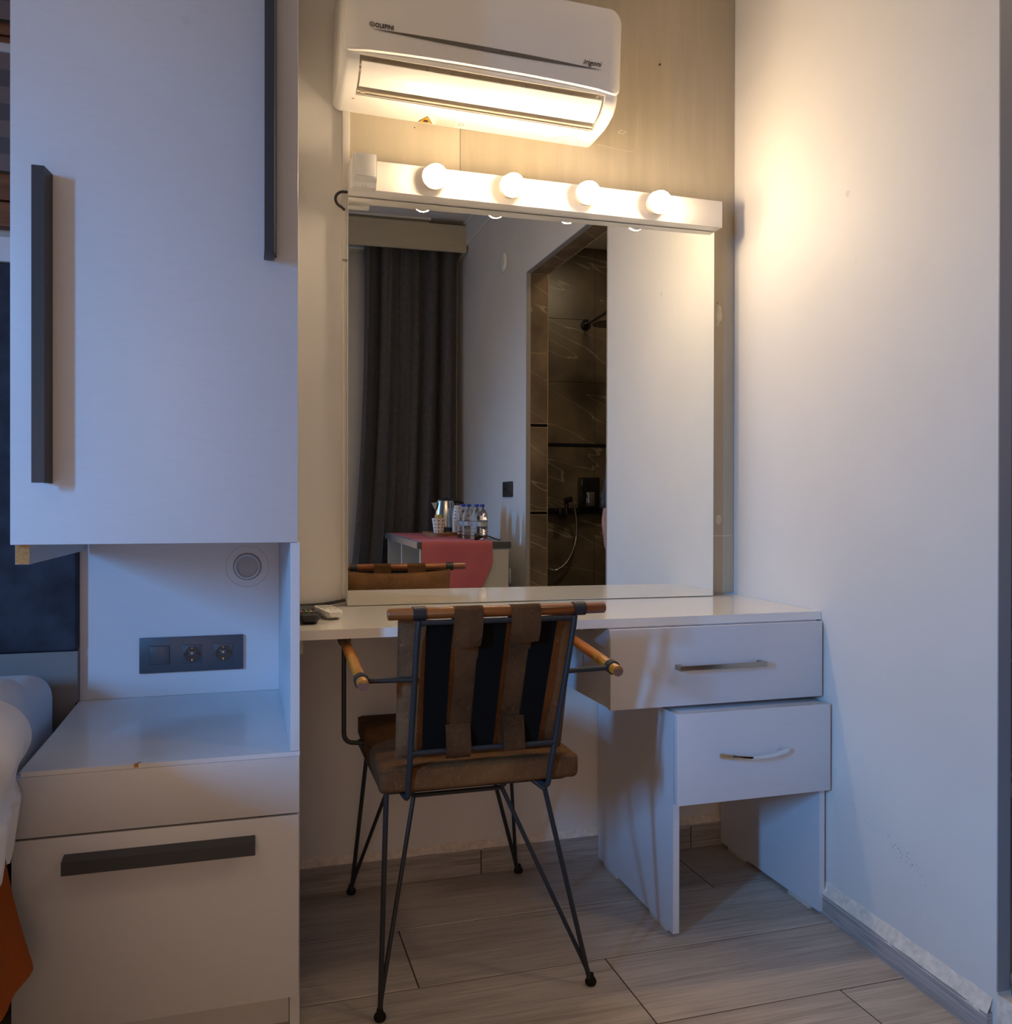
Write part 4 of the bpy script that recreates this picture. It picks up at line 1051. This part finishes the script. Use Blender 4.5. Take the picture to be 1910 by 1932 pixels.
# duvet: top surface folding over the right side and hanging down
b = MB(); NU, NV = 110, 110
def duv(u, v):
    y = -0.265 - 1.95*v
    f = min(1.0, max(0.0, (-0.604-y)/0.045))                 # hangs free in front of the nightstand
    f = f*f*(3-2*f)
    xe = -0.428*(1-f) + -0.362*f; zb_ = 0.560*(1-f)+0.400*f
    zt_ = 0.662 + 0.026*f
    r = 0.055+0.02*f
    # arclength path: flat top -> rounded shoulder -> hanging side
    flat = (xe-r)-(-1.95); arc_ = r*PI/2; side = (zt_-r)-zb_
    s_ = u*(flat+arc_+side) if True else 0
    # concentrate samples near the visible side
    s_ = (1-(1-u)**1.8)*(flat+arc_+side)
    if s_ < flat: x, z, nx, nz = -1.95+s_, zt_, 0, 1
    elif s_ < flat+arc_:
        a = (s_-flat)/r; x, z, nx, nz = xe-r+r*math.sin(a), zt_-r+r*math.cos(a), math.sin(a), math.cos(a)
    else: x, z, nx, nz = xe, zt_-r-(s_-flat-arc_), 1, 0
    hang = max(0, min(1, (zt_-z)/0.2))
    ed = max(0, 1-v/0.05)
    d = 0.011*mnoise.noise(Vector((x*3.5, y*3.5, z*3)))+0.0055*mnoise.noise(Vector((x*12, y*13, z*9)))+0.003*mnoise.noise(Vector((x*30, y*34, z*22)))
    d += f*hang*(0.010*math.sin(y*31+1.0)+0.005*math.sin(y*67)) + f*0.014*math.sin(min(1, hang*1.6)*PI)
    d -= 0.030*ed*ed
    if z < 0.60: d -= f*(0.60-z)*0.16
    if hang > 0.85: d += f*0.014
    return (x+nx*d, y+0.006*mnoise.noise(Vector((x*5, z*9, 3))), z+nz*d+ (0.010*mnoise.noise(Vector((y*9, 1, 2))) if hang > 0.9 else 0))
b.grid(duv, NU, NV); bmesh.ops.recalc_face_normals(b.bm, faces=b.bm.faces)
bmesh.ops.solidify(b.bm, geom=b.bm.faces[:], thickness=0.014)
dv = recentre(b.build('duvet', 'duvet', None, angle=80))
tag(dv, 'rumpled white duvet spilling over the side of the mattress', 'duvet')
# orange throw hanging at the bed side below the duvet
b = MB()
def thr(u, v):
    y = -0.640 - 1.1*v
    z = 0.47 - 0.20*u - 0.035*u*min(1, v*6)
    fold = 0.010*math.sin(y*26+0.6)+0.006*math.sin(y*55)
    fl_ = u**1.4
    x = -0.402 + fl_*(0.062-0.06*min(1, v*1.2)) + fl_*fold
    return (x, y-0.11*u*(1-v) - 0.0, z)
b.grid(thr, 20, 60); bmesh.ops.solidify(b.bm, geom=b.bm.faces[:], thickness=0.004)
tag(recentre(b.build('throw_blanket', 'orange', None, angle=80)), 'burnt orange throw hanging at the bed side under the white duvet', 'blanket')

# ================================================================== THE ROOM BEHIND THE CAMERA (seen in the mirror)
WANG = -(PI/2+math.atan(K))
s2 = socket_plate(0, 0, 0, 0.165, 0.084, [(0.036, 'o'), (-0.038, 's')], 'small black double wall plate above the red-covered table', 'blackmatt')
s2.location = (XW(-2.34, 0.0003), -2.34, 1.102); s2.rotation_euler = (0, 0, WANG)
b = MB(); b.lathe([(0.050, 0.0), (0.054, 0.004), (0.053, 0.010), (0.044, 0.017), (0.020, 0.021), (0.001, 0.022)], (0, 0, 0), '-y', 36)
wc = b.build('junction_cover', 'white'); wc.location = (XW(-2.42, 0.0003), -2.42, 2.366); wc.rotation_euler = (0, 0, WANG)
tag(wc, 'round white domed cover high on the wall between the pelmet and the shower opening', 'junction cover')
b = MB(); b.tube([(-0.030, -0.0178, 0.022), (-0.038, -0.0180, -0.004), (-0.028, -0.0182, -0.026)], 0.0012, 6); o_ = b.build('slot', 'dark'); o_.parent = wc
b = MB(); b.box(-2.9, 1.228, -3.235, -3.215, 2.640, 2.812, bev=0.003); b.box(1.208, 1.228, -3.44, -3.235, 2.640, 2.812, bev=0.002); b.box(-2.9, 1.228, -3.44, -3.235, 2.800, 2.812)
tag(recentre(b.build('pelmet', 'pelmet', smooth=False)), 'long beige wooden pelmet boxing in the top of the window curtain', 'pelmet')
b = MB(); b.tube([(-2.85, -3.33, 2.765), (1.20, -3.33, 2.765)], 0.012, 12)
tag(recentre(b.build('curtain_rail', 'alu')), 'grey rail hidden behind the beige pelmet carrying the charcoal curtain', 'curtain rail')
b = MB()
def cur(u, v):
    # v 0 top .. 1 bottom, folds run vertically, lower left side sweeps outwards
    x0_, x1_ = 0.585-0.150*v**2.6, 1.185
    ph = u*2*PI*4.6
    x = x0_+(x1_-x0_)*(u+0.012*math.sin(ph*2))
    amp = 0.034+0.016*math.sin(u*9+1)+0.010*v
    y = -3.325+amp*math.sin(ph+0.6*math.sin(v*2.5+u*7))+0.012*math.sin(ph*2.3+v*3)
    return (x, y, 2.752-2.70*v)
b.grid(cur, 150, 30); bmesh.ops.solidify(b.bm, geom=b.bm.faces[:], thickness=0.003)
tag(recentre(b.build('curtain', 'curtain', None, angle=80)), 'charcoal grey curtain hanging in folds behind the table', 'curtain')

# side table with a grey top
tb = thing('side_table', (0.93, -2.5, 0), 'long cream side table with a grey top standing before the charcoal curtain', 'table')
TZ = 0.8370
TX0, TX1, TY0, TY1 = 0.706, 1.170, -1.850, -3.210
MB().box(TX0, TX1, TY1, TY0, 0.8040, TZ, bev=0.0012).build('table_top', 'tabletop', tb)
b = MB(); b.box(TX0-0.0006, TX1+0.0006, TY0-0.001, TY0+0.0006, 0.8050, TZ-0.0010); b.box(TX0-0.0006, TX0+0.0006, TY1, TY0, 0.8050, TZ-0.0010); b.build('edge_band', 'tableedge', tb, smooth=False)
MB().box(TX0+0.016, TX1-0.010, TY0-0.028, TY0-0.010, 0.0, 0.8035).build('end_panel', 'cream', tb, smooth=False)
MB().box(TX0+0.016, TX1-0.010, -2.55, -2.532, 0.0, 0.8035).build('middle_panel', 'cream', tb, smooth=False)
MB().box(TX0+0.016, TX1-0.010, TY1+0.004, TY1+0.022, 0.0, 0.8035).build('end_panel', 'cream', tb, smooth=False)
MB().box(TX1-0.028, TX1-0.012, TY1+0.022, TY0-0.028, 0.12, 0.8035).build('rear_panel', 'cream', tb, smooth=False)
# table runner, hanging over the near end with a tapering tip
b = MB(); RX0, RX1 = 0.728, 1.076; XC = (RX0+RX1)/2
def run(u, v):
    T = 1.30; s_ = v*(T+0.36)
    w_ = 1.0
    if s_ < T:
        y = TY1+0.06+ (TY0+0.003-(TY1+0.06))*s_/T; z = TZ+0.0022+0.0012*mnoise.noise(Vector((u*4, v*7, 0)))
        if 0.86 < s_ < 0.90: z += 0.008*math.sin((s_-0.86)/0.04*PI)
    else:
        d = s_-T; y = TY0+0.0045+0.010*math.sin(min(1, d/0.2)*PI/2)*0.4+0.004*math.sin(u*7+1)*min(1, d*6); z = TZ+0.0020-d
        if d > 0.10:
            q = (d-0.10)/0.26; w_ = max(0.02, 1-q**1.25)
    x = XC+0.01*0+(RX1-RX0)*(u-0.5)*w_ + (0.0 if w_ == 1 else 0.035*(1-w_))
    if s_ < 0.80: x += 0.010-0.004
    return (x, y, z)
b.grid(run, 22, 110); bmesh.ops.recalc_face_normals(b.bm, faces=b.bm.faces); bmesh.ops.solidify(b.bm, geom=b.bm.faces[:], thickness=0.0018)
tag(recentre(b.build('table_runner', 'runner', None, angle=80)), 'dusty red table runner hanging to a point over the end of the side table', 'table runner')
TT = TZ+0.0045
# wooden tray with cut corners
b = MB(); tx0, tx1, ty0, ty1 = 0.848, 1.060, -2.620, -2.285
b.poly_prism([(tx0+0.03, ty0), (tx1-0.03, ty0), (tx1, ty0+0.03), (tx1, ty1-0.03), (tx1-0.03, ty1), (tx0+0.03, ty1), (tx0, ty1-0.03), (tx0, ty0+0.03)], 'z', TT+0.001, TT+0.024)
tag(recentre(b.build('tray', 'traywood', smooth=False)), 'wooden tray with cut corners carrying the kettle and the paper cups', 'tray')
TR = TT+0.0245
# kettle
kx, ky = 0.958, -2.475
kt = thing('kettle', (kx, ky, TR), 'brushed steel electric kettle with black base and handle on the wooden tray', 'kettle')
MB().lathe([(0.062, 0), (0.066, 0.004), (0.066, 0.020), (0.060, 0.026)], (kx, ky, TR), 'z', 32).build('base', 'blackmatt', kt)
MB().lathe([(0.0610, 0.0265), (0.0615, 0.035), (0.0600, 0.075), (0.0555, 0.120), (0.0480, 0.160), (0.0450, 0.172)], (kx, ky, TR), 'z', 36).build('body', 'kettle', kt)
MB().lathe([(0.0452, 0.1722), (0.0455, 0.178), (0.038, 0.184), (0.012, 0.187), (0.010, 0.194), (0.001, 0.195)], (kx, ky, TR), 'z', 32).build('lid', 'blackmatt', kt)
b = MB(); hp = rounded_path([(kx+0.040, ky, TR+0.174), (kx+0.095, ky, TR+0.168), (kx+0.108, ky, TR+0.090), (kx+0.070, ky, TR+0.035)], 0.03); b.tube(hp, 0.0105, 12); b.build('handle', 'blackmatt', kt)
b = MB(); b.poly_prism([(kx-0.047, TR+0.165), (kx-0.082, TR+0.160), (kx-0.058, TR+0.118)], 'y', ky-0.012, ky+0.012); b.build('spout', 'kettle', kt, smooth=False)
def cup(x, y, z, n, label, upside=False, nm='paper_cup', grp=None):
    h, r0, r1 = 0.078, 0.0255, 0.0365
    if upside: prof_ = [(r1, 0), (r1+0.001, 0.002), (r0, h), (r0-0.002, h)]
    else: prof_ = [(r0, 0), (r1, h-0.001), (r1+0.0012, h), (r1-0.001, h+0.0008), (r1-0.002, h-0.002), (r0-0.001, 0.003)]
    b = MB(); b.lathe(prof_, (0, 0, 0), 'z', 32); o = b.build(nm, 'cup'); o.location = (x, y, z); tag(o, label, 'paper cup', grp); return o
cup(0.893, -2.325, TR, 1, 'upright paper cup with black crosses, holding sachets in front of the kettle')
b = MB(); b.box(0.873, 0.903, -2.3325, -2.3305, TR+0.02, TR+0.096, mtx=None); 
tag(recentre(b.build('sugar_sachet', 'paper')), 'white sachet standing in the upright cross-printed cup', 'sachet')
b = MB(); b.box(0.888, 0.910, -2.3225, -2.3205, TR+0.02, TR+0.098)
tag(recentre(b.build('sugar_sachet', 'yellow')), 'yellow sachet standing in the upright cross-printed cup', 'sachet')
b = MB(); b.box(0.932, 0.955, -2.345, -2.295, TR+0.0004, TR+0.0035, bev=0.001)
tag(recentre(b.build('sugar_sachet', 'yellow')), 'flat yellow sachet lying on the tray by the cups', 'sachet')
b = MB(); b.box(0.962, 1.010, -2.318, -2.290, TR+0.0004, TR+0.0035, bev=0.001)
tag(recentre(b.build('sugar_sachet', 'btn_red')), 'flat red sachet lying on the tray edge below the stacked cups', 'sachet')
# upside down stack : rims below, one full cup on top
cs = cup(1.012, -2.362, TR+0.0012+9*0.0075, 1, 'topmost upside-down paper cup of the stack beside the kettle', True)
for k in range(9):
    b = MB(); b.lathe([(0.0355, 0), (0.0365, 0.0008), (0.0362, 0.0066), (0.0345, 0.0070)], (0, 0, 0), 'z', 28); o = b.build('paper_cup', 'paper'); o.location = (1.012, -2.362, TR+0.0006+k*0.0075)
    tag(o, 'paper cup nested in the stack under the topmost cross-printed cup', 'paper cup', 'stacked paper cups')
# water bottles
BP = [(0.029, 0), (0.0315, 0.003), (0.0315, 0.016), (0.0295, 0.020), (0.0315, 0.024), (0.0315, 0.032), (0.0295, 0.036), (0.0315, 0.040), (0.0315, 0.048), (0.0295, 0.052), (0.0315, 0.056), (0.0315, 0.092), (0.0300, 0.096), (0.0318, 0.102), (0.0310, 0.120), (0.024, 0.140), (0.0135, 0.154), (0.0130, 0.163)]
def bottle():
    t = thing('water_bottle', (0, 0, 0), '', 'bottle', 'water bottles on the side table')
    MB().lathe(BP, (0, 0, 0), 'z', 28).build('body', 'pet', t)
    MB().lathe([(0.0145, 0.1635), (0.0148, 0.165), (0.0148, 0.176), (0.0138, 0.1775)], (0, 0, 0), 'z', 24).build('cap', 'bluecap', t)
    MB().lathe([(0.0319, 0.066), (0.0319, 0.088)], (0, 0, 0), 'z', 28, cap=False).build('label_band', 'label', t)
    return t
BL = [((1.008, -2.235), 'rear left water bottle with blue cap, next to the stacked cups'), ((1.017, -2.145), 'front left water bottle with blue cap, nearest to the stacked cups'),
      ((1.046, -2.082), 'rear right water bottle with blue cap behind the black plug'), ((1.056, -2.003), 'front right water bottle with blue cap, just behind the black plug')]
b0 = bottle()
for i, ((x, y), lab) in enumerate(BL):
    o = b0 if i == 0 else copy_tree(b0); o.location = (x, y, TT+0.0006); o['label'] = lab
# black plug with its cord
pl = thing('power_plug', (1.012, -1.925, TT), 'black power plug with a short cord lying on the table beside the bottles', 'plug')
MB().lathe([(0.0150, 0), (0.0165, 0.003), (0.0165, 0.018), (0.010, 0.030), (0.006, 0.046)], (1.002, -1.925, TT+0.0168), 'x', 20).build('plug_body', 'blackmatt', pl)
for yy in (-1.917, -1.933): MB().tube([(1.0015, yy, TT+0.0168), (0.985, yy, TT+0.0168)], 0.0022, 8).build('pin', 'nickel', pl)
b = MB(); b.tube(rounded_path([(1.045, -1.925, TT+0.0168), (1.070, -1.925, TT+0.022), (1.100, -1.915, TT+0.008), (1.130, -1.905, TT-0.0005)], 0.02), 0.0033, 8); b.build('cord', 'cable', pl)
b = MB(); b.box(-0.012, 0.012, -0.010, -0.0002, -0.04, 0.04, bev=0.001); o = b.build('cable_box', 'lam'); o.location = (XW(-2.30, 0.0003), -2.30, 0.63); o.rotation_euler = (0, 0, WANG)
tag(o, 'small white surface box low on the wall beside the side table', 'cable box')

# ------------------------------------------------------------------ shower fittings
YW_ = YB
sh = thing('shower_set', (1.93, YW_, 2.12), 'black overhead shower head on a wall arm against the brown marble', 'shower head')
b = MB(); b.lathe([(0.034, 0.0005), (0.034, 0.010), (0.016, 0.016), (0.014, 0.030)], (0, 0, 0), 'z', 28)
bmesh.ops.rotate(b.bm, verts=b.bm.verts, cent=(0, 0, 0), matrix=Matrix.Rotation(-PI/2, 3, 'X')); bmesh.ops.translate(b.bm, verts=b.bm.verts, vec=(1.955, YW_, 2.168)); b.build('rosette', 'black', sh)
b = MB(); b.tube(rounded_path([(1.955, YW_+0.02, 2.168), (1.955, YW_+0.40, 2.168), (1.955, YW_+0.42, 2.110)], 0.02), 0.0105, 12); b.build('arm', 'black', sh)
MB().lathe([(0.100, 0), (0.102, 0.003), (0.095, 0.008), (0.014, 0.012), (0.012, 0.030)], (1.955, YW_+0.42, 2.085), 'z', 36).build('head', 'black', sh)
sd = thing('soap_dispenser', (1.965, YW_+0.04, 0.995), 'tall glossy black soap dispenser on the black shower ledge', 'soap dispenser')
MB().box(1.907, 2.030, YW_+0.001, YW_+0.075, 0.9935, 1.192, bev=0.004).build('body', 'black', sd)
b = MB(); b.box(1.940, 1.993, YW_+0.0755, YW_+0.081, 1.010, 1.100, bev=0.003); b.tube([(1.952, YW_+0.085, 1.03), (1.952, YW_+0.085, 1.09)], 0.004, 8); b.build('nozzle', 'chrome', sd)
hs = thing('hand_shower', (1.78, YW_+0.03, 0.99), 'black hand shower mixer with a chrome hose looping down the marble wall', 'hand shower')
b = MB(); b.box(1.755, 1.800, YW_+0.046, YW_+0.090, 0.945, 1.000, bev=0.008); b.tube([(1.812, YW_+0.06, 0.955), (1.812, YW_+0.06, 1.050)], 0.013, 14); b.tube([(1.800, YW_+0.06, 1.045), (1.835, YW_+0.09, 1.055)], 0.018, 14); b.build('mixer', 'black', hs)
b = MB(); hose = [(1.825, YW_+0.085, 1.050), (1.855, YW_+0.08, 1.02), (1.880, YW_+0.06, 0.93), (1.886, YW_+0.05, 0.84), (1.865, YW_+0.05, 0.73), (1.810, YW_+0.05, 0.64), (1.745, YW_+0.05, 0.60), (1.690, YW_+0.05, 0.62), (1.665, YW_+0.045, 0.75)]
b.tube(rounded_path(hose, 0.05, 6), 0.0072, 10); b.build('hose', 'chrome', hs)

# ------------------------------------------------------------------ person standing in the shower room (only sleeve and hand show in the mirror)
pr = thing('person', (1.72, -1.43, 0.10), 'person in a black long-sleeved jacket standing just inside the shower room, arm hanging down', 'person')
PX, PY, PZ = 1.735, -1.43, 0.10
def skinmesh(name, verts, edges, radii, m, root, parent, sub=2):
    me = bpy.data.meshes.new(name); me.from_pydata([tuple(Vector(v)-Vector(pr.location)) for v in verts], edges, [])
    me.materials.append(MT[m]); o = bpy.data.objects.new(name, me); COL.objects.link(o)
    sk = o.modifiers.new('skin', 'SKIN'); sk.use_smooth_shade = True
    for i, r_ in enumerate(radii):
        sv = me.skin_vertices[0].data[i]; rr = r_ if isinstance(r_, tuple) else (r_, r_); sv.radius = rr
        sv.use_root = (i == root)
    sb = o.modifiers.new('sub', 'SUBSURF'); sb.levels = sub; sb.render_levels = sub
    dg = bpy.context.evaluated_depsgraph_get(); me2 = bpy.data.meshes.new_from_object(o.evaluated_get(dg)); me2.name = name
    bpy.data.objects.remove(o); o2 = bpy.data.objects.new(name, me2); COL.objects.link(o2)
    for p in me2.polygons: p.use_smooth = True
    o2.parent = parent
    return o2
V, E, Rr = [], [], []
def vx(x, y, z, r, frm=None):
    V.append((PX+x, PY+y, PZ+z)); Rr.append(r)
    if frm is not None: E.append((frm, len(V)-1))
    return len(V)-1
pel = vx(0, 0, 0.92, (0.15, 0.11)); wst = vx(0, 0, 1.10, (0.13, 0.10), pel); chs = vx(0, 0, 1.30, (0.15, 0.105), wst); nk0 = vx(0, 0, 1.42, (0.085, 0.07), chs)
nk = vx(0, 0.0, 1.49, 0.052, nk0); hd = vx(0, 0.01, 1.575, (0.072, 0.085), nk); hd2 = vx(0, 0.0, 1.66, (0.070, 0.082), hd); hd3 = vx(0, 0, 1.715, (0.04, 0.05), hd2)
for s_ in (-1, 1):
    sh_ = vx(s_*0.158, 0, 1.385, 0.058, nk0)
    el = vx(s_*0.172, -0.01, 1.10, 0.042, sh_); wr = vx(s_*0.235, 0.035, 0.865, 0.027, el)
    pm_ = vx(s_*0.240, 0.045, 0.800, (0.018, 0.036), wr)
    for k, (dy, L_) in enumerate(((-0.028, 0.068), (-0.009, 0.078), (0.010, 0.074), (0.028, 0.058))):
        f1 = vx(s_*0.240, 0.045+dy, 0.765, 0.0095, pm_); f2 = vx(s_*0.236, 0.048+dy*1.05, 0.765-L_*0.5, 0.0088, f1); vx(s_*0.222, 0.050+dy*1.05, 0.765-L_, 0.0075, f2)
    th = vx(s_*0.226, 0.085, 0.805, 0.011, pm_); vx(s_*0.215, 0.100, 0.765, 0.009, th)
    hp_ = vx(s_*0.095, 0, 0.86, 0.085, pel); kn = vx(s_*0.105, 0.01, 0.48, 0.055, hp_); an = vx(s_*0.110, -0.01, 0.085, 0.036, kn); ft = vx(s_*0.115, 0.11, 0.034, (0.034, 0.028), an)
skinmesh('body', V, E, Rr, 'skin', 0, pr)
# jacket
V, E, Rr = [], [], []
a0 = vx(0, 0, 0.93, (0.165, 0.125)); a1 = vx(0, 0, 1.10, (0.145, 0.115), a0); a2 = vx(0, 0, 1.30, (0.165, 0.12), a1); a3 = vx(0, 0, 1.415, (0.10, 0.085), a2); vx(0, 0, 1.455, 0.070, a3)
for s_ in (-1, 1):
    q = vx(s_*0.160, 0, 1.388, 0.068, a3); e_ = vx(s_*0.170, -0.01, 1.10, 0.054, q); vx(s_*0.234, 0.034, 0.885, 0.042, e_)
skinmesh('jacket', V, E, Rr, 'jacket', 0, pr)
V, E, Rr = [], [], []
a0 = vx(0, 0, 0.96, (0.158, 0.120))
for s_ in (-1, 1):
    q = vx(s_*0.095, 0, 0.85, 0.094, a0); e_ = vx(s_*0.105, 0.01, 0.48, 0.067, q); vx(s_*0.110, -0.01, 0.10, 0.052, e_)
skinmesh('trousers', V, E, Rr, 'trousers', 0, pr)
b = MB()
for s_ in (-1, 1): b.sphere((PX+s_*0.115, PY+0.06, PZ+0.042), 1, (0.044, 0.125, 0.040), 20, 12)
b.build('shoe', 'blackmatt', pr)
b = MB(); b.sphere((PX, PY-0.018, PZ+1.672), 1, (0.088, 0.094, 0.088), 24, 16); bmesh.ops.bisect_plane(b.bm, geom=b.bm.verts[:]+b.bm.edges[:]+b.bm.faces[:], plane_co=(PX, PY+0.03, PZ+1.640), plane_no=(0, 0.75, -0.66), clear_outer=True)
b.build('hair', 'hair', pr)
b = MB()
for s_ in (-1, 1): b.sphere((PX+s_*0.030, PY+0.078, PZ+1.615), 0.011, (1, 0.7, 0.6), 12, 8)
b.build('eye', 'dark', pr)
b = MB(); b.sphere((PX, PY+0.094, PZ+1.585), 1, (0.011, 0.017, 0.022), 12, 10)
for s_ in (-1, 1): b.sphere((PX+s_*0.079, PY, PZ+1.60), 1, (0.010, 0.018, 0.030), 12, 10)
b.build('nose_and_ears', 'skin', pr)
b = MB(); b.sphere((PX, PY+0.080, PZ+1.548), 1, (0.024, 0.010, 0.006), 12, 8); b.build('mouth', 'btn_red', pr)
